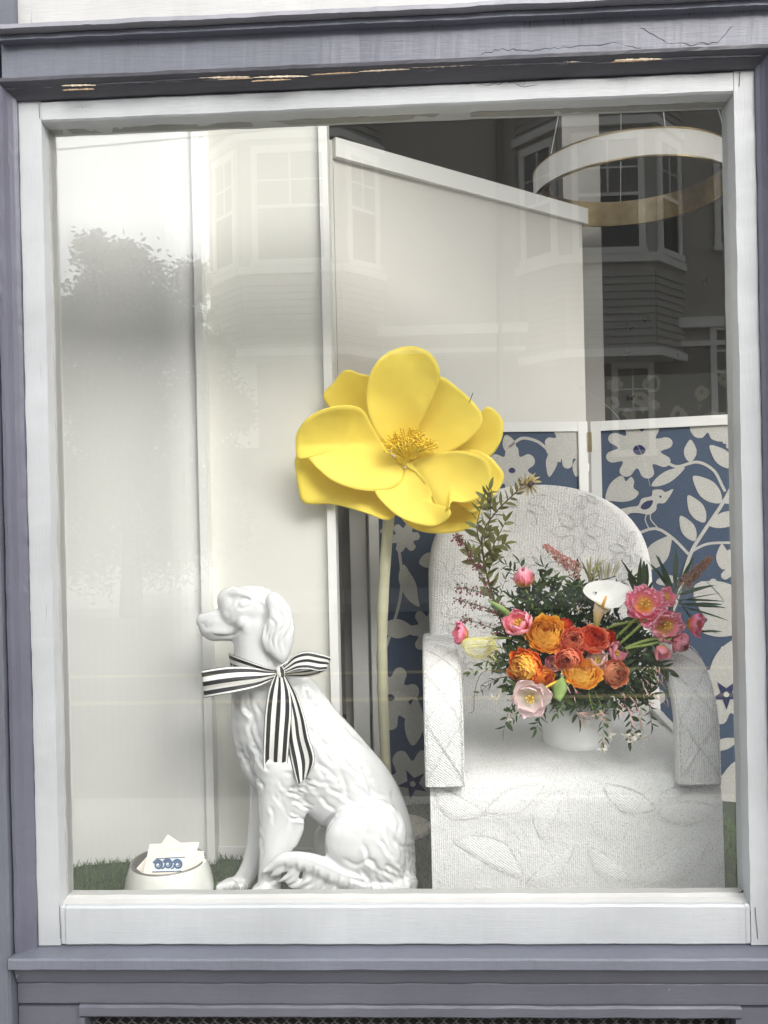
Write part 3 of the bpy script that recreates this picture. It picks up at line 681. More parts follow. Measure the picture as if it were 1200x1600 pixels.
# gently bowed board
a_ = P(20, 800, .50); b_ = P(311, 800, .57); v = []; f = []; n_ = 24
for i in range(n_+1):
    t = i/n_; q = a_.lerp(b_, t); yb2 = q.y+.05*math.sin(PI*t)**1+.025*max(0, (t-.80)/.2)**2
    for z in (FZ, ptop): v.append((q.x, yb2, z))
for i in range(n_+1):
    for z in (FZ, ptop): v.append((v[2*i][0], v[2*i][1]+.012, z))
m0 = 2*(n_+1)
for i in range(n_): f += [(2*i, 2*i+2, 2*i+3, 2*i+1), (m0+2*i, m0+2*i+1, m0+2*i+3, m0+2*i+2), (2*i+1, 2*i+3, m0+2*i+3, m0+2*i+1)]
obj('board', v, f, 'panel_white', pa_, smooth=False)
upright('edge_strip', 311.5, 324, .568, .568, FZ, ptop, .09, 'trim_white', pa_)
pb_ = empty('wall_panel', P(420, 1350, .6), 'cream wall panel directly behind the white dog statue', 'wall panel')
upright('board', 324.5, 510, .62, .60, FZ, ptop, .015, 'panel_cream', pb_)
upright('edge_strip', 510.5, 524, .575, .575, FZ, ptop, .07, 'trim_white', pb_)
upright('skirting', 325, 510, .606, .586, FZ, FZ+.035, .010, 'trim_white', pb_)
# oblique partition with a top trim
A = P(520, 215, .72); B = P(913, 330, 1.44); zt3 = (A.z+B.z)/2
pt = empty('partition', (A.x, A.y, FZ), 'beige partition wall with white capping, running back behind the yellow flower', 'partition')
d = (B-A); d.z = 0; L = d.length; d.normalize(); nr = Vector((d.y, -d.x, 0))   # towards the window
def slab(name, s0, s1, n0, n1, z0, z1, mat):
    v = []
    for z in (z0, z1):
        for s_, q in ((s0, n0), (s1, n0), (s1, n1), (s0, n1)):
            w = A+d*s_+nr*q; v.append((w.x, w.y, z))
    return obj(name, v, [(0, 3, 2, 1), (4, 5, 6, 7), (0, 1, 5, 4), (1, 2, 6, 5), (2, 3, 7, 6), (3, 0, 4, 7)], mat, pt)
zlow = P(700, 720, 1.0).z
slab('board', 0, L-.015, -.05, -.001, zlow, zt3-.004, 'partition_beige')
slab('capping', -.002, L, -.06, .018, zt3-.058, zt3, 'partition_trim')
slab('bottom_rail', 0, L-.01, -.055, .006, zlow-.03, zlow-.001, 'partition_trim')
slab('edge_strip', -.03, -.0025, -.05, .0, zlow, zt3-.004, 'partition_beige')

# folding screen
scr = empty('folding_screen', P(850, 1270, 1.05), 'blue folding screen with pale flowers, leaves and a bird, in a white frame', 'folding screen')
zsB = FZ+.02
def panel(pa, pb, ya, yb_, pytop, fw=.034, third=False):
    """framed fabric panel; returns plane mapper from pixels onto the cloth"""
    a_ = P(pa, 800, ya); b_ = P(pb, 800, yb_); a_.z = b_.z = 0; d = (b_-a_); L = d.length; d.normalize(); n = Vector((d.y, -d.x, 0))
    zT = P((pa+pb)/2, pytop, (ya+yb_)/2).z
    root = None
    def sl(name, s0, s1, n0, n1, z0, z1, mat, par):
        v = []
        for z in (z0, z1):
            for s_, q in ((s0, n0), (s1, n0), (s1, n1), (s0, n1)):
                w = a_+d*s_+n*q; v.append((w.x, w.y, z))
        return obj(name, v, [(0, 3, 2, 1), (4, 5, 6, 7), (0, 1, 5, 4), (1, 2, 6, 5), (2, 3, 7, 6), (3, 0, 4, 7)], mat, par)
    root = sl('fabric_panel', fw-.004, L-fw+.004, -.006, 0, FZ+.002, zT-fw+.004, 'screen_blue', scr)
    sl('stile', 0, fw, -.014, .010, zsB, zT, 'trim_white', root); sl('stile', L-fw, L, -.014, .010, zsB, zT, 'trim_white', root)
    sl('rail', fw+.0005, L-fw-.0005, -.013, .009, zT-fw, zT-.0005, 'trim_white', root)
    s_lo, s_hi, z_lo, z_hi = fw, L-fw, FZ+.003, zT-fw
    def on(px, py, off=.001):
        dr = CF + CR*((px-600.0)/F) - CU*((py-800.0)/F); q0 = a_+n*off
        t = (q0-CAM).dot(n)/dr.dot(n); w = CAM+dr*t
        s_ = min(max((w-a_).dot(d), s_lo), s_hi); z = min(max(w.z, z_lo), z_hi)
        w = a_+d*s_+n*off; return Vector((w.x, w.y, z))
    return root, on
LAY = [0]
def motif(name, pts, root, on, mat='screen_motif', off=.001, n=5, closed=True, cen=None):
    LAY[0] += 1; off += (LAY[0] % 40)*.00004
    pl = catmull([(x, y, 0) for x, y in pts], n, True) if n > 1 else [Vector((x, y, 0)) for x, y in pts]
    v = [on(p.x, p.y, off) for p in pl]
    bm = bmesh.new(); bv = [bm.verts.new(q) for q in v]
    try:
        fc = bm.faces.new(bv); bm.normal_update(); bmesh.ops.triangulate(bm, faces=[fc])
    except Exception: pass
    me = bpy.data.meshes.new(name); bm.to_mesh(me); bm.free(); me.materials.append(MATS[mat])
    # thin applied cloth
    o = link(name, me, root); return o
def stroke(name, pts, w, root, on, mat='screen_motif', off=.001):
    pl = catmull([(x, y, 0) for x, y in pts], 6); L_, R_ = [], []
    for i, p in enumerate(pl):
        t = (pl[min(i+1, len(pl)-1)]-pl[max(i-1, 0)]).normalized(); q = Vector((-t.y, t.x, 0))*w/2
        L_.append(on((p+q).x, (p+q).y, off)); R_.append(on((p-q).x, (p-q).y, off))
    n = len(pl); return obj(name, L_+R_, [(i, i+1, n+i+1, n+i) for i in range(n-1)], mat, root)
def flower(cx, cy, r, npet, root, on, rot=0., ry=1., eye=.2, eyemat='screen_navy', star=False):
    pts = []
    for k in range(npet*4):
        a = rot+2*PI*k/(npet*4); rr_ = r*(1.0 if k % 4 in (1, 3) else (1.1 if k % 4 == 2 else .68))
        pts.append((cx+rr_*math.cos(a), cy+rr_*ry*math.sin(a)))
    motif('printed_flower', pts, root, on, n=4)
    if eye and not star: motif('flower_eye', [(cx+r*eye*math.cos(a), cy+r*eye*.8*math.sin(a)) for a in (0, 1, 2, 3, 4, 5)], root, on, eyemat, off=.002)
    if star:
        pts = []
        for k in range(10):
            a = rot+2*PI*k/10; q = r*(.55 if k % 2 == 0 else .22); pts.append((cx+q*math.cos(a), cy+q*math.sin(a)))
        motif('flower_eye', pts, root, on, 'screen_navy', off=.002, n=1)
        motif('flower_eye', [(cx+r*.1*math.cos(a), cy+r*.1*math.sin(a)) for a in (0, 1, 2, 3, 4, 5)], root, on, 'screen_motif', off=.003)
def leafp(x0, y0, x1, y1, w, root, on, bend=0.):
    dx, dy = x1-x0, y1-y0; L_ = math.hypot(dx, dy); nx, ny = -dy/L_, dx/L_
    pts = [(x0, y0)]
    for t, s_ in ((.2, .75), (.5, 1), (.8, .6)): pts.append((x0+dx*t+nx*w*s_+nx*bend, y0+dy*t+ny*w*s_+ny*bend))
    pts.append((x1, y1))
    for t, s_ in ((.8, .6), (.5, 1), (.2, .75)): pts.append((x0+dx*t-nx*w*s_+nx*bend, y0+dy*t-ny*w*s_+ny*bend))
    motif('printed_leaf', pts, root, on)
rp, on = panel(926, 1230, 1.18, 1.00, 651)
flower(999, 703, 49, 8, rp, on, .1, .86, .2)
motif('printed_flower', [(1078, 669), (1085, 682), (1097, 684), (1106, 676), (1112, 686), (1128, 690), (1140, 682), (1146, 668), (1135, 655), (1085, 655)], rp, on)
motif('printed_flower', [(946, 780), (952, 758), (966, 745), (974, 745), (978, 752), (986, 745), (991, 752), (990, 762), (998, 770), (990, 780), (975, 784), (958, 783)], rp, on)
flower(1140, 690, 10, 5, rp, on, 0, 1, 0)
for l in ((1078, 722, 1079, 687, 10), (1146, 731, 1109, 696, 12), (1018, 759, 1070, 730, 9), (1127, 785, 1083, 744, 15), (1101, 816, 1075, 774, 12), (1086, 845, 1063, 806, 11), (1130, 785, 1190, 760, 10), (1107, 820, 1165, 802, 12), (1130, 890, 1128, 850, 10), (1008, 890, 1048, 838, 17), (1025, 910, 1060, 903, 8), (1040, 945, 980, 900, 10), (1085, 915, 1190, 985, 34), (1095, 985, 1190, 960, 20), (1110, 1060, 1170, 990, 18), (1128, 1010, 1160, 1075, 14), (1140, 1262, 1150, 1190, 22), (1110, 1170, 1155, 1155, 9)):
    leafp(*l, rp, on)
stroke('printed_vine', [(1155, 715), (1150, 745), (1130, 785), (1100, 830), (1078, 868), (1060, 930), (1040, 985)], 5.5, rp, on, off=.0014)
stroke('printed_vine', [(1046, 725), (1060, 729), (1090, 722), (1115, 735), (1128, 758), (1133, 768)], 4.5, rp, on, off=.0012)
stroke('printed_vine', [(1000, 832), (1025, 826), (1050, 840), (1076, 866)], 4.5, rp, on, off=.0012)
stroke('printed_vine', [(1080, 862), (1105, 850), (1140, 848), (1170, 850)], 4, rp, on, off=.0012)
stroke('printed_vine', [(1141, 676), (1149, 690), (1152, 720)], 4, rp, on, off=.0012)
# bird
motif('printed_bird', [(966, 797), (985, 792), (997, 790), (1003, 779), (1018, 775), (1020, 766), (1033, 765), (1040, 769), (1052, 764), (1046, 776), (1038, 786), (1027, 787), (1025, 797), (1014, 804), (1000, 802), (985, 802), (972, 810), (962, 806)], rp, on, off=.0016, n=3)
motif('bird_wing', [(1001, 793), (1008, 784), (1020, 782), (1017, 791), (1009, 796)], rp, on, 'screen_navy', off=.0024)
motif('bird_eye', [(1030, 776), (1032, 774), (1034, 776), (1032, 778)], rp, on, 'screen_navy', off=.0024)
stroke('bird_leg', [(1011, 803), (1008, 812), (1014, 826)], 1.6, rp, on, off=.0016); stroke('bird_leg', [(1017, 802), (1017, 812), (1028, 825)], 1.6, rp, on, off=.0016)
flower(1150, 885, 26, 7, rp, on, .2, 1, 0); flower(1110, 930, 24, 7, rp, on, 0, 1, 0)
flower(1135, 1085, 44, 6, rp, on, .3, 1, .2, star=True); flower(1000, 1105, 40, 6, rp, on, 0, 1, .2)
flower(960, 960, 45, 7, rp, on, 0, 1, .2); leafp(950, 860, 975, 915, 14, rp, on); flower(1050, 1180, 36, 6, rp, on, 0, 1, .2)
lp, on2 = panel(575, 919, 1.02, 1.18, 660)
flower(886, 697, 32, 7, lp, on2, .2, 1, .18); leafp(853, 690, 876, 722, 9, lp, on2); leafp(866, 700, 858, 745, 9, lp, on2)
flower(800, 735, 36, 6, lp, on2, 0, 1, .15); leafp(790, 680, 803, 715, 10, lp, on2); leafp(905, 715, 900, 745, 8, lp, on2)
stroke('printed_vine', [(795, 700), (815, 685), (840, 690), (860, 705), (872, 700)], 4.5, lp, on2, off=.0012)
stroke('printed_vine', [(622, 850), (627, 890), (626, 930), (615, 975), (600, 1020)], 4.5, lp, on2, off=.0012)
flower(632, 840, 22, 6, lp, on2, .4, 1, 0); leafp(630, 882, 655, 948, 12, lp, on2, 4); leafp(596, 980, 649, 985, 15, lp, on2)
leafp(655, 880, 690, 870, 12, lp, on2); flower(610, 1090, 42, 7, lp, on2, .2, 1.1, .16); flower(672, 985, 30, 7, lp, on2, 0, 1.1, 0)
flower(645, 1225, 44, 6, lp, on2, .5, 1.2, .2, star=True); leafp(645, 1165, 650, 1090, 15, lp, on2); flower(668, 1130, 22, 6, lp, on2, 0, 1, 0); flower(605, 830, 10, 5, lp, on2, 0, 1, 0)
box('screen_leaf', P(534, 800, 1.1).x, P(566, 800, 1.1).x, 1.10, 1.12, zsB, P(700, 660, 1.1).z, 'column_beige', scr)
# hinge strip & third leaf turned away
x3 = P(573, 800, 1.02)
third = obj('screen_leaf', *box_vf(x3.x-.060, x3.x-.006, 1.03, 1.055, zsB, P(700, 660, 1.1).z), 'trim_white', scr)
for k, z in enumerate((FZ+.3, FZ+.8, FZ+1.2)):
    q = P(922.5, 800, 1.185); box('hinge', q.x-.006, q.x+.006, 1.165, 1.18, z, z+.07, 'brass', scr)

# ring lamp
lc = P(986, 300, 1.70); lr = .395; zl = 1.5+1.265; hh = .108
lamp = empty('ring_pendant_lamp', (lc.x, lc.y, zl), 'large brass ring pendant lamp with white band hanging at the upper right', 'lamp')
def ringpart(name, prof, mat): 
    v, f = lathe_vf(prof+[prof[0]], 96, (lc.x, lc.y, zl)); o = obj(name, v, f, mat, lamp, smooth=True)
    md = o.modifiers.new('es', 'EDGE_SPLIT'); md.split_angle = R(40); return o
ringpart('band', [(lr, .006), (lr, hh-.006), (lr-.006, hh-.006), (lr-.006, .006)], 'lamp_diffuser')
ringpart('inner_band', [(lr-.0065, .0), (lr-.0065, hh), (lr-.010, hh), (lr-.010, 0)], 'brass')
ringpart('rim', [(lr+.004, 0), (lr+.004, .0055), (lr-.0062, .0055), (lr-.0062, 0)], 'brass'); ringpart('rim', [(lr+.004, hh-.0055), (lr+.004, hh), (lr-.0062, hh), (lr-.0062, hh-.0055)], 'brass')
for a in (R(205), R(83), R(-35), R(-85)):
    q = Vector((lc.x+(lr-.008)*math.cos(a), lc.y+(lr-.008)*math.sin(a), zl+hh))
    obj('wire', *tube_vf([q, Vector((lc.x+.05*math.cos(a), lc.y+.05*math.sin(a), 4.26))], .0022, 5), 'wire', lamp)
obj('canopy', *lathe_vf([(0, 0), (.08, 0), (.08, .035), (0, .035)], 24, (lc.x, lc.y, 4.26)), 'brass', lamp)

# artificial grass
def turf():
    r_ = np.random.RandomState(4); n = 70000
    xs = r_.uniform(-1.15, .95, n); ysv = r_.uniform(.05, 1.32, n)
    base = np.stack([xs, ysv, np.full(n, FZ-.002)], 1)
    a = r_.uniform(0, 2*PI, n); w = r_.uniform(.0012, .0022, n); h = r_.uniform(.012, .028, n)
    dirx = np.stack([np.cos(a), np.sin(a), np.zeros(n)], 1); lean = r_.normal(0, .009, (n, 3)); lean[:, 2] = 0
    v = np.zeros((n, 3, 3)); v[:, 0] = base-dirx*w[:, None]; v[:, 1] = base+dirx*w[:, None]; v[:, 2] = base+lean; v[:, 2, 2] += h
    me = bpy.data.meshes.new('artificial_grass'); me.vertices.add(n*3); me.vertices.foreach_set('co', v.ravel())
    me.loops.add(n*3); me.loops.foreach_set('vertex_index', np.arange(n*3, dtype=np.int32)); me.polygons.add(n)
    me.polygons.foreach_set('loop_start', np.arange(0, n*3, 3, dtype=np.int32)); me.polygons.foreach_set('loop_total', np.full(n, 3, dtype=np.int32))
    me.materials.append(MATS['turf_blade']); me.update(calc_edges=True); me.validate()
    o = link('artificial_grass', me); tag(o, 'short green artificial grass covering the window display floor', 'grass', kind='stuff')
turf()

# ------------------------------------------------------------------ white dog statue
DY = .375; DS = (DY+1.9)/F
def DP(px, py, dep=0.0): return P(px, py, DY+dep*DS)
def dog():
    prim = []
    def chain(pts, ds=1.0, sx=1.0, mir=False):
        ex = [pts] if not mir else [pts, [(a, b, -c, r) for a, b, c, r in pts]]
        for q in ex:
            if len(q) == 1: prim.append((*q[0], ds)); continue
            cp = catmull([Vector(p[:3]) for p in q], 8); rr = catmull([Vector((p[3], 0, 0)) for p in q], 8)
            acc = 0; last = None
            for p, r_ in zip(cp, rr):
                if last is None or (p-last).length > max(1.2, r_.x*.22): prim.append((p.x, p.y, p.z, r_.x, ds)); last = p
            prim.append((cp[-1].x, cp[-1].y, cp[-1].z, rr[-1].x, ds))
    # trunk
    chain([(404, 1040, 0, 43), (424, 1085, 0, 60), (438, 1130, 0, 72), (470, 1175, 0, 78), (515, 1212, 0, 72), (558, 1255, 0, 66), (583, 1300, 0, 62), (596, 1340, 0, 54), (605, 1362, 0, 42)], .66)
    chain([(420, 1110, 0, 58), (423, 1150, 0, 56), (440, 1190, 0, 46)], .74)
    chain([(470, 1085, 0, 30), (500, 1130, 0, 34), (540, 1175, 0, 34), (585, 1230, 0, 34), (612, 1285, 0, 30), (622, 1335, 0, 28), (618, 1368, 0, 30)], .75)
    # neck, skull, muzzle
    chain([(408, 1045, 0, 44), (403, 1008, 0, 39), (400, 975, 0, 39)], .82)
    chain([(388, 950, 0, 37), (401, 951, 0, 37)], .86)
    chain([(364, 939, 0, 23.5), (372, 955, 0, 30)], .95)
    chain([(326, 980, 0, 15.5), (338, 984, 0, 17)], .85)
    chain([(372, 975, 0, 24), (352, 977, 0, 23.5), (336, 979, 0, 20), (325, 978, 0, 15)], .8)
    chain([(352, 967, 0, 20), (336, 970, 0, 17.5), (322, 971, 0, 13.5), (317, 970, 0, 11)], .95)
    chain([(334, 988, 0, 14), (325, 985, 0, 12.5)], .9); chain([(359, 938, 0, 20.5)], .95)
    chain([(317, 967, 0, 9)], 1.1)
    chain([(372, 988, 0, 15), (350, 991, 0, 11), (333, 992, 0, 10), (323, 988, 0, 8.5)], 1.1)
    chain([(352, 985, -11, 9), (334, 986, -8, 9), (322, 982, -5, 7)], 1.0, mir=True)     # lips
    chain([(384, 972, -18, 16), (392, 985, -18, 14)], 1, mir=True)
    chain([(362, 929, -15, 7), (376, 926, -20, 8), (391, 932, -24, 7)], 1, mir=True)    # brow
    chain([(377, 941, -21, 5.5), (384, 941, -23, 5)], .9, mir=True)
    # ears
    chain([(428, 937, -28, 13), (436, 955, -34, 17), (436, 980, -38, 19), (431, 1002, -39, 17), (438, 1020, -38, 13), (442, 1032, -36, 7)], .5, mir=True)
    chain([(445, 950, -33, 9), (451, 975, -36, 8), (450, 1000, -37, 9), (446, 1022, -36, 7)], .8, mir=True)
    chain([(420, 975, -37, 7), (414, 998, -39, 6), (420, 1015, -38, 6)], .8, mir=True)
    # chest feathering
    chain([(378, 1075, 0, 18), (378, 1105, 0, 17), (377, 1135, 0, 16), (384, 1165, 0, 17), (392, 1195, 0, 16), (404, 1220, 0, 13), (412, 1234, 0, 7)], 1.1)
    chain([(370, 1110, -8, 7), (367, 1140, -8, 6), (377, 1172, -8, 7), (388, 1205, -8, 6), (402, 1228, -8, 4)], 1, mir=True)
    # front legs
    chain([(437, 1195, -30, 40), (432, 1240, -34, 29), (428, 1285, -34, 23), (425, 1330, -34, 20), (422, 1366, -34, 18.5), (421, 1386, -34, 19)], .85)
    chain([(421, 1390, -34, 17), (410, 1392, -35, 15), (401, 1396, -36, 10)], 1.1)
    for dd in (-50, -40, -30, -20): chain([(412, 1390, dd, 9), (400, 1394, dd, 8)], .8)
    chain([(455, 1215, -28, 28), (462, 1245, -30, 21), (462, 1275, -30, 15), (456, 1305, -30, 11), (446, 1335, -30, 8)], .6)
    chain([(470, 1240, -30, 12), (474, 1262, -30, 8), (468, 1282, -30, 6)], .8); chain([(462, 1270, -30, 13), (467, 1295, -30, 8), (460, 1320, -30, 5)], .8)
    chain([(425, 1215, 30, 36), (412, 1260, 32, 23), (402, 1305, 32, 16), (396, 1335, 32, 14.5), (388, 1362, 32, 16), (376, 1380, 30, 15)], .85)
    chain([(378, 1384, 26, 15), (360, 1385, 24, 13.5), (348, 1388, 23, 11)], 1.2)
    for dd in (8, 18, 28, 38): chain([(362, 1383, dd, 9), (345, 1388, dd, 9)], .8)
    # hind quarters
    chain([(585, 1300, -42, 50), (580, 1330, -44, 52), (590, 1350, -40, 44)], .62, mir=True)
    chain([(552, 1300, -52, 38), (545, 1316, -54, 38), (552, 1338, -52, 34)], .6)
    chain([(535, 1300, 50, 38), (518, 1312, 52, 30), (515, 1340, 52, 24), (520, 1380, 50, 16)], .6)
    chain([(590, 1385, -45, 20), (550, 1388, -50, 16), (510, 1392, -52, 13), (490, 1394, -52, 11)], 1.0, mir=True)
    chain([(615, 1362, -10, 36), (622, 1380, -20, 26)], .9)
    # tail sweeping forwards
    chain([(630, 1380, -30, 23), (606, 1388, -50, 19), (565, 1380, -60, 17), (528, 1366, -62, 17), (495, 1352, -62, 16), (465, 1344, -62, 13), (440, 1344, -62, 9.5), (424, 1354, -62, 6), (412, 1362, -62, 4)], .85)
    for a_, b_, c_, r_ in (((446, 1350), (438, 1361), (424, 1368), 7), ((462, 1352), (456, 1370), (438, 1376), 9), ((484, 1360), (476, 1380), (452, 1384), 10), ((500, 1366), (492, 1388), (470, 1394), 12), ((524, 1376), (514, 1398), (488, 1406), 12), ((550, 1384), (540, 1404), (512, 1414), 12), ((575, 1388), (572, 1404), (545, 1416), 12), ((596, 1392), (596, 1408), (575, 1416), 10)):
        chain([(*a_, -62, r_), (*b_, -63, r_*.9), (*c_, -62, r_*.35)], .8)
    chain([(560, 1400, -40, 20), (590, 1404, -36, 22), (622, 1400, -24, 22)], .9); chain([(530, 1408, -62, 10), (580, 1412, -60, 12), (610, 1408, -50, 14)], .8)
    chain([(421, 1398, -34, 17), (408, 1406, -35, 13)], 1.1); chain([(440, 1270, -30, 18), (438, 1305, -32, 17), (434, 1345, -33, 15)], .8)
    # build union
    bm = bmesh.new(); bmesh.ops.create_icosphere(bm, subdivisions=3, radius=1); iv = [v.co.copy() for v in bm.verts]; iff = [tuple(v.index for v in f.verts) for f in bm.faces]; bm.free()
    vs, fs = [], []
    for px, py, dep, r, ds in prim:
        c = DP(px, py, dep); n = len(vs); rr = r*DS
        vs += [(c.x+a.x*rr, c.y+a.y*rr*ds, c.z+a.z*rr) for a in iv]; fs += [tuple(i+n for i in f) for f in iff]
    tmp = bpy.data.objects.new('tmp', meshd('tmp', vs, fs, 'white_glaze')); COL.objects.link(tmp)
    md = tmp.modifiers.new('r', 'REMESH'); md.mode = 'VOXEL'; md.voxel_size = .0034
    sm = tmp.modifiers.new('s', 'SMOOTH'); sm.factor = .5; sm.iterations = 9
    dg = bpy.context.evaluated_depsgraph_get(); me = bpy.data.meshes.new_from_object(tmp.evaluated_get(dg)); bpy.data.objects.remove(tmp)
    # carve: grooves (positive) and ridges (negative) along strokes drawn on the side of the statue
    n = len(me.vertices); co = np.zeros(n*3); me.vertices.foreach_get('co', co); co = co.reshape(-1, 3)
    nr = np.zeros(n*3); me.vertex_normals.foreach_get('vector', nr); nr = nr.reshape(-1, 3)
    rel = co-np.array(CAM); zc = rel@np.array(CF)
    q = np.stack([600+F*(rel@np.array(CR))/zc, 800-F*(rel@np.array(CU))/zc], 1)
    dep = (co[:, 1]-DY)/DS
    D = np.zeros(n)
    def stroke_(pts, w, amt, dlo=-200, dhi=200):
        pl = np.array([(p.x, p.y) for p in catmull([(x, y, 0) for x, y in pts], 5)])
        best = np.full(n, 1e9); T_ = np.zeros(n)
        for i in range(len(pl)-1):
            a, b = pl[i], pl[i+1]; ab = b-a; t = np.clip(((q-a)@ab)/(ab@ab), 0, 1); dd = np.hypot(*(q-(a+t[:, None]*ab)).T)
            m_ = dd < best; best = np.where(m_, dd, best); T_ = np.where(m_, (i+t)/(len(pl)-1), T_)
        fade = np.clip(np.minimum(T_, 1-T_)*5, .15, 1)
        msk = (dep > dlo) & (dep < dhi) & (np.abs(nr[:, 1]) > .12)
        D[:] += np.where(msk, amt*fade*np.exp(-(best/w)**2), 0)
    # face
    stroke_([(368, 947), (373, 939), (382, 935), (391, 938)], 2.0, 2.3); stroke_([(371, 949), (380, 951), (391, 945)], 2.0, 1.8); stroke_([(374, 944), (384, 943)], 2.6, -1.3)
    stroke_([(352, 952), (358, 962), (354, 974)], 5, 1.4); stroke_([(325, 988), (340, 994), (358, 994), (372, 988), (382, 976)], 2.0, 2.0); stroke_([(318, 976), (324, 982), (330, 975)], 2, 1.2)
    stroke_([(312, 972), (318, 975), (323, 970)], 1.6, 1.4); stroke_([(400, 940), (412, 950), (415, 975), (412, 1000)], 2.4, 2.8); stroke_([(345, 964), (340, 970)], 5, .8)
    # ear waves
    for k, pts in enumerate((((426, 950), (440, 958), (438, 972), (428, 985), (424, 1000), (430, 1016)), ((434, 945), (448, 958), (447, 975), (437, 990), (433, 1006), (440, 1024)), ((442, 945), (455, 965), (453, 985), (444, 1000), (443, 1018)), ((420, 965), (430, 975), (420, 990), (418, 1004)))):
        stroke_(pts, 2.2, 2.4, -60, 60); stroke_([(x+4.5, y+1) for x, y in pts], 2.2, -1.4, -60, 60)
    rr = random.Random(11)
    def field(cx, cy, w, h, ang, n_, L_, wv, amt, dlo=-200, dhi=200, fan=0.):
        for k in range(n_):
            x, y = cx+rr.uniform(-w, w), cy+rr.uniform(-h, h); a = ang+rr.uniform(-.25, .25)+fan*(x-cx)/w
            c = rr.uniform(-.35, .35); pts = []
            for j in range(5):
                t = j/4-.5; aa = a+c*t*2+.35*math.sin(j*1.7+k); x += math.cos(aa)*L_/4; y += math.sin(aa)*L_/4; pts.append((x, y))
            stroke_(pts, wv, 1.5*amt*rr.uniform(.5, 1.2), dlo, dhi)
            ox, oy = -math.sin(a)*wv*1.6, math.cos(a)*wv*1.6
            stroke_([(px_+ox, py_+oy) for px_, py_ in pts], wv, -amt*.7, dlo, dhi)
    field(395, 1110, 25, 40, 1.3, 9, 42, 3.2, 1.5); field(390, 1180, 14, 30, 1.0, 7, 34, 2.6, 1.6); field(500, 1150, 34, 30, .85, 9, 46, 3.6, 1.5)
    field(545, 1205, 40, 26, .9, 8, 48, 3.8, 1.4); field(600, 1260, 20, 40, 1.25, 7, 44, 3.4, 1.5); field(490, 1225, 26, 26, .5, 7, 36, 3.2, 1.4)
    field(600, 1335, 34, 36, .7, 16, 40, 3.2, 2.0, fan=-.6); field(565, 1362, 30, 14, .5, 6, 34, 2.8, 1.6); field(636, 1345, 10, 34, 1.5, 6, 34, 2.6, 1.6)
    field(452, 1250, 14, 34, .3, 12, 26, 2.2, 2.0); field(430, 1230, 16, 30, 1.2, 6, 30, 2.6, 1.2); field(405, 1290, 6, 30, 1.5, 3, 30, 2.0, .8)
    stroke_([(513, 1345), (503, 1310), (518, 1280), (545, 1268), (575, 1262)], 4.5, 3.2); stroke_([(470, 1080), (482, 1110), (476, 1150), (486, 1190)], 6, 1.8)
    stroke_([(440, 1205), (476, 1222), (470, 1262)], 4, 2.0); stroke_([(535, 1340), (556, 1352), (575, 1345), (590, 1352)], 3, 2.2)
    # tail hair
    for k in range(11):
        x0 = 446+k*13.5+rr.uniform(-4, 4); y0 = 1346+k*3.4+rr.uniform(-5, 3); l_ = rr.uniform(.8, 1.3)
        pts = [(x0, y0), (x0-1, y0+10*l_), (x0-8, y0+21*l_), (x0-24*l_, y0+28*l_)]
        stroke_(pts, 2.4, 2.2*rr.uniform(.6, 1.2), -140, -40); stroke_([(x+5, y+2) for x, y in pts], 2.8, -1.5, -140, -40)
    stroke_([(440, 1338), (470, 1338), (505, 1350), (545, 1368), (590, 1380)], 3, -1.6, -140, -44)
    # toes
    for x in (345, 352): stroke_([(x, 1376), (x-4, 1392)], 1.5, 1.0, 0, 60)
    co -= nr*(D*DS)[:, None]
    co[:, 2] = np.maximum(co[:, 2], FZ+.002)
    me.vertices.foreach_set('co', co.ravel()); me.name = 'dog_statue'
    me.polygons.foreach_set('use_smooth', [True]*len(me.polygons)); me.update()
    o_ = link('dog_statue', me); s2 = o_.modifiers.new('s', 'SMOOTH'); s2.factor = .4; s2.iterations = 2
    tag(o_, 'glossy white ceramic sitting setter dog statue with a wavy coat, wearing a striped bow', 'dog statue')
dog()

# striped bow on the dog's neck
bow = empty('ribbon_bow', DP(437, 1050, -48), 'black and white striped ribbon bow tied around the neck of the white dog', 'bow')
def strip(name, A_, B_, u0=0., u1=1., n=7, fold=0.0, seed=0):
    """cloth strip between two edges given as (px, py, depth px)"""
    a_ = catmull(A_, n); b_ = catmull(B_, n); m_ = 10; v, uv, f = [], [], []; r_ = random.Random(seed); ph = r_.uniform(0, 6)
    for i, (p, q) in enumerate(zip(a_, b_)):
        for j in range(m_+1):
            t = j/m_; w = p.lerp(q, t); s_ = i/(len(a_)-1)
            dz = fold*(math.sin(t*9+ph+s_*2.5)*.5+math.sin(t*17+s_*5)*.25+.4*math.sin(s_*9+t*2+ph))
            v.append(DP(w.x, w.y, w.z+dz)); uv.append((s_, u0+(u1-u0)*t))
    for i in range(len(a_)-1):
        for j in range(m_): k = i*(m_+1)+j; f.append((k, k+1, k+m_+2, k+m_+1))
    o = obj(name, v, f, 'striped_ribbon', bow, True, uvs=uv); md = o.modifiers.new('s', 'SOLIDIFY'); md.thickness = .0006; md.offset = 0
    return o
strip('neck_band', [(357, 1020, 8), (366, 1024, -24), (390, 1033, -42), (415, 1042, -47), (434, 1047, -52)], [(360, 1040, 8), (370, 1044, -26), (392, 1050, -42), (412, 1052, -47), (434, 1054, -52)], .0, .55)
strip('neck_band', [(432, 1046, -52), (444, 1036, -48), (455, 1030, -30), (458, 1028, 8)], [(440, 1056, -52), (454, 1048, -48), (462, 1044, -30), (464, 1044, 8)], .35, 1.)
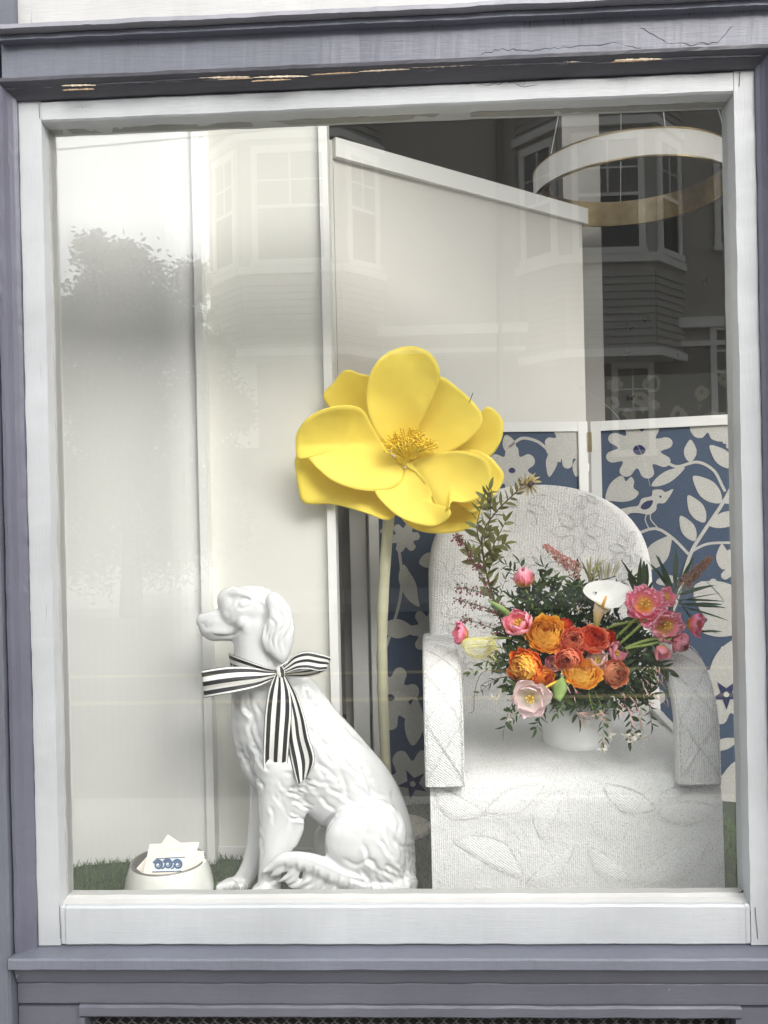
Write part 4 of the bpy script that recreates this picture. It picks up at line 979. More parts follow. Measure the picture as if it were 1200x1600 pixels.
# left loop, front and back layer
strip('bow_loop', [(436, 1049, -55), (414, 1047, -60), (398, 1043, -68), (370, 1041, -74), (342, 1043, -74), (318, 1047, -68), (316, 1048, -58), (330, 1049, -50), (380, 1048, -48), (432, 1050, -50)],
      [(436, 1057, -55), (418, 1066, -60), (400, 1074, -70), (372, 1081, -76), (345, 1086, -76), (322, 1090, -68), (321, 1090, -58), (332, 1088, -50), (382, 1076, -48), (432, 1056, -50)], fold=5.0, seed=2)
# right loop
strip('bow_loop', [(438, 1046, -55), (448, 1036, -58), (460, 1024, -62), (478, 1018, -64), (498, 1021, -62), (514, 1026, -56), (516, 1030, -50), (504, 1035, -46), (480, 1040, -46), (445, 1050, -50)],
      [(440, 1053, -55), (452, 1050, -60), (466, 1046, -66), (482, 1046, -68), (498, 1049, -64), (508, 1047, -56), (508, 1048, -50), (496, 1054, -46), (476, 1058, -46), (446, 1056, -50)], fold=2.5, seed=4)
strip('bow_tail', [(431, 1052, -56), (420, 1078, -60), (414, 1112, -62), (412, 1150, -62), (411, 1190, -58), (415, 1222, -56)], [(443, 1054, -57), (453, 1080, -62), (456, 1110, -65), (453, 1150, -66), (450, 1188, -62), (446, 1212, -58)], fold=3.0, seed=5)
strip('bow_tail', [(436, 1056, -54), (442, 1085, -56), (447, 1120, -58), (449, 1155, -58), (456, 1195, -58), (465, 1227, -58)], [(446, 1053, -54), (464, 1085, -57), (476, 1120, -60), (483, 1152, -60), (492, 1185, -58), (482, 1211, -57)], fold=3.0, seed=8)
k_v, k_uv, k_f = [], [], []
for i in range(13):
    for j in range(15):
        a = 2*PI*j/14; t = i/12-.5; rr_ = (7.5-10*abs(t)**2.2)*(1+.12*math.sin(5*a+i))
        k_v.append(DP(438+rr_*.95*math.cos(a)+t*3, 1050+t*17, -56+rr_*.8*math.sin(a))); k_uv.append((i/12, j/14))
for i in range(12):
    for j in range(14): k = i*15+j; k_f.append((k, k+1, k+16, k+15))
obj('knot', k_v, k_f, 'striped_ribbon', bow, True, uvs=k_uv)

# ------------------------------------------------------------------ pet bowl with cards
BY = .37; bc = P(264, 1380, BY); bc.z = FZ
bowl = empty('pet_bowl', bc, 'pale glazed pet bowl with a grey rim, holding cream cards', 'bowl')
prof = [(0.1121, 0.0000), (0.1175, 0.0052), (0.1180, 0.0156), (0.1150, 0.0390), (0.1092, 0.0624), (0.1024, 0.0806), (0.0990, 0.0891), (0.0975, 0.0916)]
obj('body', *lathe_vf(prof, 72, bc), 'bowl_glaze', bowl, True)
obj('rim', *lathe_vf([(0.0978, 0.0910), (0.0978, 0.0943), (0.0941, 0.0949), (0.0926, 0.0916), (0.0921, 0.0780)], 72, bc), 'bowl_steel', bowl, True)
obj('inner_dish', *lathe_vf([(0.0918, 0.0806), (0.0858, 0.0455), (0.0683, 0.0208), (0.0001, 0.0182)], 72, bc), 'bowl_steel', bowl, True)
def card(pts, y0, y1, label, ytop=None):
    """card polygon: y0 at its lowest pixel, y1 at its highest"""
    ys_ = [p[1] for p in pts]; lo, hi = max(ys_), min(ys_)
    v = [P(x, y, y0-.06+(y1-y0)*(lo-y)/(lo-hi)) for x, y in pts]; n = len(v)
    v2 = [q+Vector((0, .0006, 0)) for q in v]
    f = [tuple(range(n)), tuple(reversed(range(n, 2*n)))]+[(i, i+n, (i+1) % n+n, (i+1) % n) for i in range(n)]
    o = obj('card', v+v2, f, 'card_paper'); tag(o, label, 'card', 'cards standing in the bowl'); return o
card([(262, 1304), (300, 1329), (274, 1366), (236, 1341)], .425, .452, 'cream card tilted on its corner, rising highest behind the printed card')
card([(229, 1339), (213, 1357), (240, 1378), (262, 1360)], .408, .424, 'cream card corner poking out lowest at the left of the bowl')
card([(306, 1333), (320, 1338), (302, 1370), (284, 1366)], .41, .436, 'blank cream card leaning right, just beside the printed card')
card([(307, 1329), (318, 1330), (319, 1341), (300, 1358)], .43, .447, 'blank cream card furthest back at the right side of the bowl')
card([(319, 1341), (322, 1345), (304, 1372), (298, 1370)], .40, .42, 'narrow edge-on cream card nearest the right rim of the bowl')
c0, c1, clo, chi = .392, .432, 1376, 1316
main = card([(234, 1319), (311, 1316), (298, 1372), (221, 1376)], c0, c1, 'cream card in front, printed with three blue wave scrolls')
def CP(px, py, off=.0010): 
    q = P(px, py, c0-.06+(c1-c0)*(clo-py)/(clo-chi)); return q-Vector((0, off, 0))
obj('printed_ground', [CP(243, 1341), (CP(287, 1339)), CP(284, 1361), CP(240, 1362)], [(0, 1, 2, 3)], 'card_pale', main)
def flat(pts, w, nm, off=.0026, mat='card_ink'):
    L_, R_ = [], []
    for i, p in enumerate(pts):
        a, b = pts[max(i-1, 0)], pts[min(i+1, len(pts)-1)]; dx, dy = b[0]-a[0], b[1]-a[1]; l = math.hypot(dx, dy) or 1; ww = (w[i] if hasattr(w, '__len__') else w)/2
        L_.append(CP(p[0]-dy/l*ww, p[1]+dx/l*ww, off)); R_.append(CP(p[0]+dy/l*ww, p[1]-dx/l*ww, off))
    n = len(pts); return obj(nm, L_+R_, [(i, i+1, n+i+1, n+i) for i in range(n-1)], mat, main)
flat([(243.5, 1341.2), (266, 1340), (290, 1338.6)], 1.5, 'printed_bar'); flat([(238, 1361.8), (262, 1360.9), (284, 1360.3)], 1.5, 'printed_bar')
for cx, cy in ((247.5, 1350.8), (262.8, 1349.6), (278, 1350.2)):
    pts, ws = [], []
    for k in range(46):
        t = k/45; a = PI*1.15-t*PI*3.6 if False else (-PI*.9+t*PI*3.7); r_ = 6.9-5.6*t; pts.append((cx+r_*math.cos(a)*1.05, cy+r_*math.sin(a)*1.1)); ws.append(3.3*(1-t)+1.3)
    flat(pts, ws, 'printed_scroll')
flat([(253, 1357), (256.5, 1355), (259, 1350)], 2.6, 'printed_scroll'); flat([(268, 1357), (271.5, 1355), (273, 1350)], 2.6, 'printed_scroll')
tc_ = bpy.data.curves.new('card_lettering', 'FONT'); tc_.body = 'LION STATIONS'; tc_.size = .0062; tc_.space_character = 1.5; tc_.align_x = 'CENTER'; tc_.materials.append(MATS['card_text'])
to = bpy.data.objects.new('tmp_t', tc_); COL.objects.link(to); dg = bpy.context.evaluated_depsgraph_get(); tm = bpy.data.meshes.new_from_object(to.evaluated_get(dg)); bpy.data.objects.remove(to)
e1 = (CP(284, 1325)-CP(256, 1326.5)).normalized(); e2 = (CP(271, 1320)-CP(270, 1330)).normalized(); e3 = e1.cross(e2)
mt_ = Matrix((e1, e2, e3)).transposed().to_4x4(); mt_.translation = CP(271, 1328, .0024); tm.transform(mt_); link('card_lettering', tm, main)

# ------------------------------------------------------------------ giant yellow paper flower
FY = .56
gf = empty('giant_paper_flower', P(623, 1297, .83), 'giant yellow foam magnolia on a tall pale stem beside the white armchair', 'flower decoration')
FCX, FCY = 632, 722
def big_petal(outline, y_off, cup=.34, side=None, twist=(0, 0), edge=None, rings=11, n=5, name='petal', ridge=None):
    """outline in pixels; cup = how fast it comes towards the window away from the heart"""
    ol = catmull([(p[0], p[1], (p[2] if len(p) > 2 else 0)) for p in outline], n, True); N = len(ol)
    cx = sum(p.x for p in ol)/N; cy = sum(p.y for p in ol)/N
    v = []; sc = (FY+1.9)/F
    def pt(x, y, e, t):
        dist = math.hypot(x-FCX, y-FCY)
        yy = FY+y_off - cup*dist*sc*(.55+.45*min(1, dist/150)) + (twist[0]*(x-cx)+twist[1]*(y-cy))*sc
        yy += e*sc*t**2.5
        # gentle valley along the petal axis
        ax, ay = cx-FCX, cy-FCY; l = math.hypot(ax, ay) or 1; cr = ((x-cx)*(-ay)+(y-cy)*ax)/l
        yy -= (side if side is not None else .0026)*cr*cr*sc
        if ridge: 
            (rx0, ry0), (rx1, ry1), ra, rw = ridge; rl = math.hypot(rx1-rx0, ry1-ry0); dd = abs((x-rx0)*(ry1-ry0)-(y-ry0)*(rx1-rx0))/rl
            yy += ra*sc*math.exp(-dd/rw)
        yy += .008*mnoise.noise(Vector((x*.016, y*.016, y_off*40)))+.004*mnoise.noise(Vector((x*.05, y*.035, y_off*70)))*t**1.5
        return P(x, y, yy)
    v.append(pt(cx, cy, 0, 0))
    for r_ in range(1, rings+1):
        t = r_/rings
        for p in ol: v.append(pt(cx+(p.x-cx)*t, cy+(p.y-cy)*t, p.z, t))
    f = [(0, 1+k, 1+(k+1) % N) for k in range(N)]
    for r_ in range(rings-1):
        for k in range(N): f.append((1+r_*N+k, 1+(r_+1)*N+k, 1+(r_+1)*N+(k+1) % N, 1+r_*N+(k+1) % N))
    o = obj(name, v, f, 'yellow_foam', gf, True)
    md = o.modifiers.new('s', 'SOLIDIFY'); md.thickness = .0032; md.offset = 0
    return o
# back row
big_petal([(505, 618), (520, 599), (535, 581), (547, 578), (562, 584), (580, 590), (600, 620), (625, 690), (600, 700), (560, 655), (522, 642)], .055, .20, twist=(0, .2))
big_petal([(758, 637), (768, 637), (782, 650), (787, 664), (782, 690), (762, 714), (720, 708), (655, 712), (640, 705), (700, 680), (738, 655)], .06, .22)
big_petal([(461, 720), (470, 712), (500, 720), (560, 735), (625, 735), (622, 770), (618, 804), (602, 812), (570, 801), (520, 788, 10), (476, 786, 14), (466, 762, 6)], .050, .30, twist=(0, -.25))
big_petal([(620, 745), (700, 740), (748, 780), (748, 810), (732, 826), (700, 833), (662, 831), (635, 818), (618, 790)], .055, .24, twist=(0, -.3))
big_petal([(650, 712), (700, 700), (755, 707), (782, 732), (787, 748), (776, 770), (757, 786), (742, 800), (725, 795), (680, 770), (640, 735)], .035, .30, twist=(0, -.2))
# middle row
big_petal([(650, 600), (686, 588), (716, 607), (741, 630), (754, 652), (749, 670), (730, 690), (702, 706), (668, 712), (640, 712), (632, 690)], .022, .30, side=.0030)
big_petal([(634, 714), (606, 700), (582, 668), (573, 630), (576, 592), (592, 562), (618, 545), (645, 541), (668, 549), (682, 566), (687, 590), (676, 622), (655, 668), (645, 700)], .0, .36, side=.0030)
big_petal([(462, 692, -4), (466, 672, -10), (485, 650, -14), (515, 637, -14), (548, 634, -10), (569, 643), (583, 668), (606, 704), (633, 733), (626, 754), (602, 766), (560, 765), (520, 751), (495, 731), (480, 715, 6), (465, 717, 8)], -.012, .30, side=.0040, ridge=((470, 695), (600, 690), 4, 14))
# lower front pair with the fold between
big_petal([(586, 769), (604, 765), (624, 756), (633, 735), (640, 724), (655, 728), (672, 765), (684, 794, 8), (693, 796, 8), (702, 795, -6), (703, 806, -8), (688, 819), (669, 822), (640, 815), (612, 799)], -.016, .34, side=.0032)
big_petal([(633, 726), (648, 716), (684, 707), (722, 705), (756, 716), (768, 738), (767, 762), (752, 777), (728, 785), (706, 784, -8), (701, 794, -10), (694, 800, 4), (684, 796, 8), (668, 765), (650, 738)], -.030, .32, side=.0036, ridge=((648, 728), (688, 800), 9, 7))
v, f = [], []
for k in range(14):
    a = 2*PI*k/14; v.append(P(FCX+2+17*math.cos(a), FCY-6+13*math.sin(a), FY-.008))
obj('heart', v+[P(FCX+2, FCY-6, FY-.03)], [(k, (k+1) % 14, 14) for k in range(14)], 'yellow_stamen', gf, True)
m = MB(); rs = random.Random(2)
for k in range(260):
    a = rs.uniform(0, 2*PI); q = rs.random()**.5
    bx, by = FCX+3+6*math.cos(a)*q, FCY-6+4*math.sin(a)*q
    dx = rs.uniform(-34, 48)*(.5+.5*q); dy = -rs.uniform(16, 50)*(1-.45*abs(dx)/45)
    if -6 < dx < 6 and dy < -34: dy *= .6
    e = Vector((bx+dx, by+dy, 0)); de = -.055-.02*rs.random()
    y0 = FY-.012
    path = [P(bx, by, y0), P(bx+dx*.45, by+dy*.55, y0+de*.6), P(e.x-dx*.02, e.y, y0+de), P(e.x+rs.uniform(-3, 3), e.y-rs.uniform(-1, 3), y0+de-.006)]
    m.add(*tube_vf(catmull(path, 3), .0019, 5))
o = m.build('stamens', ['yellow_stamen'], gf, True); o['kind'] = 'stuff'
sp_ = catmull([P(628, 735, FY+.01), P(612, 775, FY+.07), P(607, 815, .64), P(602, 880, .67), P(597, 980, .72), P(598, 1075, .76), P(602, 1180, .80), P(608, 1290, .83)], 8)
obj('stem', *tube_vf(sp_, [.0165+.0025*math.exp(-((p.z-P(598, 1076, .76).z)/.008)**2) + .0015*math.sin(i*.9) * .3 for i, p in enumerate(sp_)], 16), 'stem_paper', gf, True)
dc = P(623, 1297, .83); obj('base_disc', *lathe_vf([(0.0001, .014), (.098, .014), (.104, .010), (.105, 0)], 64, (dc.x, dc.y, FZ+.001)), 'disc_beige', gf, True)
o = obj('wire_clip', *tube_vf([P(739, 614, .40), P(736, 622, .40), P(733, 629, .405)], .001, 5), 'dark_metal', gf)

# ------------------------------------------------------------------ beaded armchair
CY = .22
ch = empty('armchair', P(900, 1397, .5), 'white beaded armchair with a rounded back and leaf patterned skirt', 'armchair')
cxl, cxr = PX(674, CY, 1300), PX(1130, CY, 1300)
def grid_obj(name, fn, nu, nv, mat, parent, closed_u=False, smooth=True):
    v = [fn(i/nu, j/nv) for j in range(nv+1) for i in range(nu+(0 if closed_u else 1))]; w = nu+(0 if closed_u else 1)
    f = []
    for j in range(nv):
        for i in range(nu): a = j*w+i; b = j*w+(i+1) % w; f.append((a, b, b+w, a+w))
    return obj(name, v, f, mat, parent, smooth)
seat_z = 1.5-.655; yback = .82
sprof = [(yback, seat_z+.004), (.60, seat_z+.006), (.42, seat_z+.004), (.33, seat_z), (.27, seat_z-.010), (CY+.022, seat_z-.028), (CY+.006, seat_z-.055), (CY, seat_z-.09), (CY-.001, 1.5-.80), (CY-.004, FZ+.14), (CY-.006, FZ+.003)]
sp2 = catmull([Vector((0, y, z)) for y, z in sprof], 5)
def sfun(u, v):
    k = v*(len(sp2)-1); i = min(int(k), len(sp2)-2); p = sp2[i].lerp(sp2[i+1], k-i); x = cxl+(cxr-cxl)*u
    fl = .004*math.sin(PI*u)*(1-v)+.0016*mnoise.noise(Vector((x*30, p.y*30, p.z*30)))
    return Vector((x, p.y-fl*(1 if v > .6 else 0), p.z+fl*2*(1 if v < .5 else 0)))
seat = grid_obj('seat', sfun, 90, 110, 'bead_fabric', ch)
for nm, x, s_ in (('side_panel', cxl, 1), ('side_panel', cxr, -1)):
    v = [(x, p.y, p.z) for p in sp2 if p.z > 0]; zl_ = seat_z-.03
    pts = [(x-.0005*s_, CY-.004, FZ+.003), (x-.0005*s_, CY+.002, seat_z-.09), (x-.0005*s_, CY+.03, seat_z-.03), (x-.0005*s_, .33, seat_z), (x-.0005*s_, yback+.05, seat_z+.03), (x-.0005*s_, yback+.08, FZ+.003)]
    p2 = [(a+.02*s_, b, c-.001) for a, b, c in pts]; n = len(pts)
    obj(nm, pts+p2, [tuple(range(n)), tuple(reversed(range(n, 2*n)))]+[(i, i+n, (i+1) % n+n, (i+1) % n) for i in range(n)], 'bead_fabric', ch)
# backrest: arched board, leaning back, gently curved
bcx = PX(843, .86, 900); bw = (PX(1018, .86, 900)-PX(669, .86, 900))/2
bz0, bz1 = seat_z-.1, P(850, 757, .93).z
def bfun_front(u, v, th=0):
    """u across -1..1, v up 0..1"""
    z = bz0+(bz1-bz0)*v; t = (z-(bz1-.30))/.30; 
    hw = bw*(math.sqrt(max(0, 1-t**2.3)) if t > 0 else 1.0)
    if t > 0: hw = bw*max(0.0, 1-t**2.5)**.46
    x = bcx+u*hw; y = .78+.14*v+.05*(-abs(u*hw/bw)**2)+.02
    return Vector((x, y+th, z))
def bback():
    v, f = [], []; nu, nv = 60, 70
    def vv(j): return 1-(1-j/nv)**1.6
    for th in (0, .075):
        for j in range(nv+1):
            for i in range(nu+1):
                u = i/nu*2-1; e = .022*(max(0, abs(u)-.9)/.1)**2*(1 if th == 0 else -1)
                p = bfun_front(u, vv(j), th+e); p += Vector((0, .0018*mnoise.noise(p*25), 0)); v.append(p)
    w = nu+1; s0 = (nv+1)*w
    for j in range(nv):
        for i in range(nu): a = j*w+i; f.append((a, a+1, a+w+1, a+w)); a += s0; f.append((a, a+w, a+w+1, a+1))
    for j in range(nv): a = j*w; f.append((a, a+w, a+w+s0, a+s0)); a = j*w+nu; f.append((a, a+s0, a+w+s0, a+w))
    for i in range(nu): a = nv*w+i; f.append((a, a+1, a+1+s0, a+s0))
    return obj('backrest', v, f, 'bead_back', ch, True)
back = bback()
def on_plane(px, py, fn_y): 
    y = fn_y(px, py, None) 
    for _ in range(5): q = P(px, py, y); y = fn_y(px, py, q)
    return P(px, py, y)
def back_y(px, py, q):
    if q is None: return .86
    v = (q.z-bz0)/(bz1-bz0); u = (q.x-bcx)/bw; return .80+.14*v-.05*u*u-.0030
def skirt_y(px, py, q):
    if q is None: return CY
    best = CY
    for a, b in zip(sp2, sp2[1:]):
        if min(a.z, b.z) <= q.z <= max(a.z, b.z) and a.y < .50: t = (q.z-b.z)/(a.z-b.z) if a.z != b.z else 0; best = b.y+(a.y-b.y)*t
    return best-.0016
def cords(name, lines, yf, parent, r=.0006, mat='bead_cord', n=5):
    for pts in lines:
        pl = catmull([(x, y, 0) for x, y in pts], n)
        obj(name, *tube_vf([on_plane(p.x, p.y, yf) for p in pl], r, 5), mat, parent)
def leafpts(x0, y0, x1, y1, w, bend=0.):
    dx, dy = x1-x0, y1-y0; L_ = math.hypot(dx, dy); nx, ny = -dy/L_, dx/L_; pts = [(x0, y0)]
    for t, s_ in ((.18, .62), (.45, 1), (.75, .72)): pts.append((x0+dx*t+nx*(w*s_+bend*math.sin(PI*t)), y0+dy*t+ny*(w*s_+bend*math.sin(PI*t))))
    pts.append((x1, y1))
    for t, s_ in ((.75, .72), (.45, 1), (.18, .62)): pts.append((x0+dx*t-nx*(w*s_-bend*math.sin(PI*t)), y0+dy*t-ny*(w*s_-bend*math.sin(PI*t))))
    return pts
def applique(pts, yf, parent, mat, r=.0006):
    ol = catmull([(x, y, 0) for x, y in pts], 5, True); N = len(ol); cx = sum(p.x for p in ol)/N; cy = sum(p.y for p in ol)/N; v = []
    rings = 4
    v.append(on_plane(cx, cy, yf)-Vector((0, .0008, 0)))
    for k in range(1, rings+1):
        for p in ol: v.append(on_plane(cx+(p.x-cx)*k/rings, cy+(p.y-cy)*k/rings, yf)-Vector((0, .0003 if k < rings else -.002, 0)))
    f = [(0, 1+k, 1+(k+1) % N) for k in range(N)]
    for r_ in range(rings-1):
        for k in range(N): f.append((1+r_*N+k, 1+(r_+1)*N+k, 1+(r_+1)*N+(k+1) % N, 1+r_*N+(k+1) % N))
    o = obj('beaded_leaf', v, f, mat, parent, True)
    obj('leaf_outline', *tube_vf([on_plane(p.x, p.y, yf) for p in ol], r, 5, True), 'bead_cord', parent)
    ol2 = [Vector((cx+(p.x-cx)*.94, cy+(p.y-cy)*.92, 0)) for p in ol]
    obj('leaf_outline', *tube_vf([on_plane(p.x, p.y, yf)-Vector((0, .0008, 0)) for p in ol2], r*.8, 4, True), 'bead_cord', parent)
for i, l in enumerate(((758, 1268, 850, 1226, 19, 4), (756, 1272, 678, 1226, 19, -14), (846, 1310, 878, 1236, 19, -12), (818, 1372, 708, 1312, 22, 14), (822, 1382, 898, 1318, 14, 8), (1024, 1264, 942, 1226, 19, -6), (1026, 1268, 1120, 1262, 19, 6), (984, 1376, 920, 1322, 16, -8), (996, 1376, 1108, 1312, 24, 8), (1030, 1244, 1080, 1232, 8, 0))):
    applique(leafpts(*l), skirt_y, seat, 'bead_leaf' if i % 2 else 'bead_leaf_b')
cords('vine_cord', [[(758, 1268), (800, 1276), (818, 1300), (830, 1315)], [(756, 1272), (790, 1284), (812, 1312)], [(818, 1372), (805, 1396)], [(822, 1374), (850, 1394)], [(1028, 1262), (990, 1274), (968, 1300), (958, 1312), (920, 1300)], [(1026, 1270), (994, 1284), (975, 1308)], [(990, 1378), (1012, 1396)], [(984, 1376), (1000, 1394)], [(846, 1312), (870, 1306), (886, 1290), (888, 1250), (886, 1236)], [(930, 1300), (918, 1270), (920, 1244), (923, 1234)]], skirt_y, seat)
# backrest pattern: rosettes of small pointed leaves
def rosette(cx, cy, r, n=8, rot=0.):
    for k in range(n):
        a = rot+2*PI*k/n; x0, y0 = cx+math.cos(a)*r*.22, cy+math.sin(a)*r*.2; x1, y1 = cx+math.cos(a)*r, cy+math.sin(a)*r*.92
        pts = leafpts(x0, y0, x1, y1, r*.19); pl = catmull([(x, y, 0) for x, y in pts], 4, True)
        ok = True
        for p in pl:
            q = on_plane(p.x, p.y, back_y); v = (q.z-bz0)/(bz1-bz0); t = (q.z-(bz1-.30))/.30; hw = bw*(max(0, 1-t**2.5)**.46 if t > 0 else 1)
            if abs(q.x-bcx) > hw-.015: ok = False
        if ok: obj('stitched_leaf', *tube_vf([on_plane(p.x, p.y, back_y) for p in pl], .0009, 4, True), 'bead_cord', back)
for cx, cy, r, rot in ((905, 830, 44, 0), (985, 860, 34, .2), (820, 790, 38, .3), (915, 770, 26, 0), (700, 900, 34, .2), (760, 860, 40, .1), (850, 880, 36, .2), (695, 970, 32, 0), (960, 900, 34, .1), (870, 945, 36, 0), (780, 970, 34, .2), (720, 1040, 30, 0), (790, 1060, 34, .2)):
    rosette(cx, cy, r, 8, rot)
# arms: padded bands rising from the skirt and running back
def arm(pxl_, pxr_, side):
    x0, x1 = PX(pxl_, .2, 1215), PX(pxr_, .2, 1215)
    path = catmull([Vector((0, .195, 1.5-.680)), Vector((0, .196, 1.5-.60)), Vector((0, .21, 1.5-.50)), Vector((0, .265, 1.5-.432)), Vector((0, .36, 1.5-.388)), Vector((0, .50, 1.5-.382)), Vector((0, .66, 1.5-.392)), Vector((0, .84, 1.5-.40))], 8)
    th = .045; v, f = [], []; NS = 20
    for i, p in enumerate(path):
        t = (path[min(i+1, len(path)-1)]-path[max(i-1, 0)]).normalized(); nn = Vector((0, -t.z, t.y))   # outward (front/up)
        if nn.y > 0 and i < 5: nn = -nn
        xm, hw = (x0+x1)/2, (x1-x0)/2
        for k in range(NS):
            a = 2*PI*k/NS; ca, sa = math.cos(a), math.sin(a); e = 5
            sx = math.copysign(abs(ca)**(2/e), ca)*hw; sy = math.copysign(abs(sa)**(2/e), sa)*th/2
            q = Vector((xm+sx, p.y, p.z))+nn*(sy-th/2); q += Vector((0, 0, .0015))*mnoise.noise(q*40); v.append(q)
    n = len(path)
    for i in range(n-1):
        for k in range(NS): f.append((i*NS+k, i*NS+(k+1) % NS, (i+1)*NS+(k+1) % NS, (i+1)*NS+k))
    f.append(tuple(range(NS))); f.append(tuple((n-1)*NS+k for k in reversed(range(NS))))
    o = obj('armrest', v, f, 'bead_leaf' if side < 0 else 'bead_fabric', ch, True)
    bm = bmesh.new(); bm.from_mesh(o.data); bmesh.ops.recalc_face_normals(bm, faces=bm.faces[:]); bm.to_mesh(o.data); bm.free()
    # diamond cords following the band
    L_ = [0]
    for a, b in zip(path, path[1:]): L_.append(L_[-1]+(b-a).length)
    def at(u, s_):
        s_ = max(0, min(s_, L_[-1]-.001)); i = max(j for j in range(len(L_)) if L_[j] <= s_); i = min(i, len(path)-2); t = (s_-L_[i])/(L_[i+1]-L_[i]); p = path[i].lerp(path[i+1], t)
        d = (path[i+1]-path[i]).normalized(); nn = Vector((0, -d.z, d.y)); 
        return Vector(((x0+x1)/2+u*(x1-x0)/2*.93, p.y, p.z))+nn*.0015
    for off in (-.003, .003):
        for ph in (1, -1):
            pts = []; s_ = .02
            zz = [ph*(.95 if (k % 2) else -.95) for k in range(8)]
            for k in range(7):
                for j in range(6): t = j/6; pts.append(at(zz[k]*(1-t)+zz[k+1]*t, .022+off+(k+t)*.135))
            obj('diamond_cord', *tube_vf(pts, .00055, 4), 'bead_cord', o)
    for u in (-.97, .97):
        obj('edge_piping', *tube_vf([at(u, .006+k*.012) for k in range(42)], .0013, 5), 'bead_cord', o)
    obj('edge_piping', *tube_vf([at(-.97+1.94*k/12, .004) for k in range(13)], .0013, 5), 'bead_cord', o)
    return o
arm(664, 727, -1); arm(1060, 1128, 1)

# ------------------------------------------------------------------ vase and flowers on the seat
VY = .47
vc = P(902, 1172, VY); vz = seat_z+.004
vr = (PX(957, VY, 1150)-PX(847, VY, 1150))/2; vh = vz+.125
o = obj('vase', *lathe_vf([(0.0001, 0), (vr*.93, 0), (vr*.975, .004), (vr*.99, .02), (vr, .06), (vr*1.01, .125), (vr*.97, .127), (vr*.95, .11), (vr*.93, .02), (0.0001, .012)], 64, (vc.x, vc.y, vz)), 'vase_glaze', None, True)
tag(o, 'plain white ceramic vase of mixed flowers on the armchair seat', 'vase')
MOUTH = Vector((vc.x, vc.y, vz+.11))
def rotto(d, spin=0.0):
    return d.normalized().to_track_quat('Z', 'Y').to_matrix().to_4x4() @ Matrix.Rotation(spin, 4, 'Z')
def petal_grid(fn, mat, name='petal', nu=5, nv=6):
    v, uv = [], []
    for j in range(nv+1):
        for i in range(nu+1): u, w = i/nu*2-1, j/nv; v.append(fn(u, w)); uv.append(((u+1)/2, w))
    f = [(j*(nu+1)+i, j*(nu+1)+i+1, (j+1)*(nu+1)+i+1, (j+1)*(nu+1)+i) for j in range(nv) for i in range(nu)]
    return meshd(name, v, f, mat, True, None, uv)
fr_ = random.Random(21)
def stem_to(root, p, bend=(0, 0), mat='stem_green', r=.0032, out=None):
    a = MOUTH+Vector((fr_.uniform(-.05, .05), fr_.uniform(-.04, .04), -.02)); a.x += max(-.05, min(.05, (p.x-a.x)*.25))
    mid = a.lerp(p, .55)+Vector((bend[0], 0, bend[1]))
    q = [a, mid, p] if out is None else [a, mid, p+out, p]
    obj('stem', *tube_vf(catmull(q, 8), r, 7), mat, root, True)
def ranunculus(px, py, r_px, y, face, mat, label, K=10, seed=0, inner=None, squash=1.0):
    D_ = y+1.9; r = r_px/F*D_; c = P(px, py, y); fr = random.Random(seed)
    root = empty('ranunculus', c, label, 'flower', 'ranunculus in the vase')
    fc = Vector(face).normalized(); R0 = Matrix.Translation(c) @ rotto(fc, fr.uniform(0, 6))
    heart = MB()
    for k in range(K):
        t = (k+1)/K; rim = r*(.14+.86*t**.95); zr = r*(.86*math.cos(t*1.48)-.06); n = 3+int(k*1.0); w = 2*PI/n*.80
        curl = .10*t*t
        def fn(u, v, ph=0.0, sd=0.0):
            vv = v*(1-.20*abs(u)**2.4)
            rad = rim*(.30+.70*math.sin(min(vv/.62, 1)*PI/2)**.8)*(1-(.20*(1-t**4)-.10*t**6)*(max(0, vv-.55)/.45)**1.7)
            z = (-.55*r)*(1-vv)+zr*vv + r*(.07*math.sin(5*u+ph)+.035*math.sin(13*u+2*ph))*vv**3
            rad *= 1+(.07*math.sin(4*u+ph*1.7+sd)+.03*math.sin(11*u+ph))*vv**2
            a = u*w
            return Vector((rad*math.cos(a), rad*math.sin(a), z*squash))
        variants = [petal_grid(lambda u, v, ph=ph: fn(u, v, ph), (inner or mat) if t < .38 else mat) for ph in (0.3, 2.1)]
        for i in range(n):
            a = 2*PI*i/n+k*.9+fr.uniform(-.15, .15); sc = 1+fr.uniform(-.06, .05)
            T = Matrix.Rotation(a, 4, 'Z') @ Matrix.Rotation(fr.uniform(-.07, .07), 4, 'Y') @ Matrix.Diagonal((sc, sc, 1+fr.uniform(-.12, .10), 1))
            me = variants[i % 2]
            if k < K-3:
                M_ = R0 @ T; nbase = len(heart.v)
                heart.v += [tuple(M_ @ v.co) for v in me.vertices]; heart.f += [tuple(q+nbase for q in p.vertices) for p in me.polygons]
                l = me.uv_layers[0].data; uvv = [None]*len(me.vertices)
                for lp in me.loops: uvv[lp.vertex_index] = tuple(l[lp.index].uv)
                heart.uv += uvv; heart.mi += [0]*len(me.polygons)
            else: link('petal', me, root, R0 @ T)
    heart.build('inner_petals', [inner or mat], root, True, uv=True)
    return root, c, fc
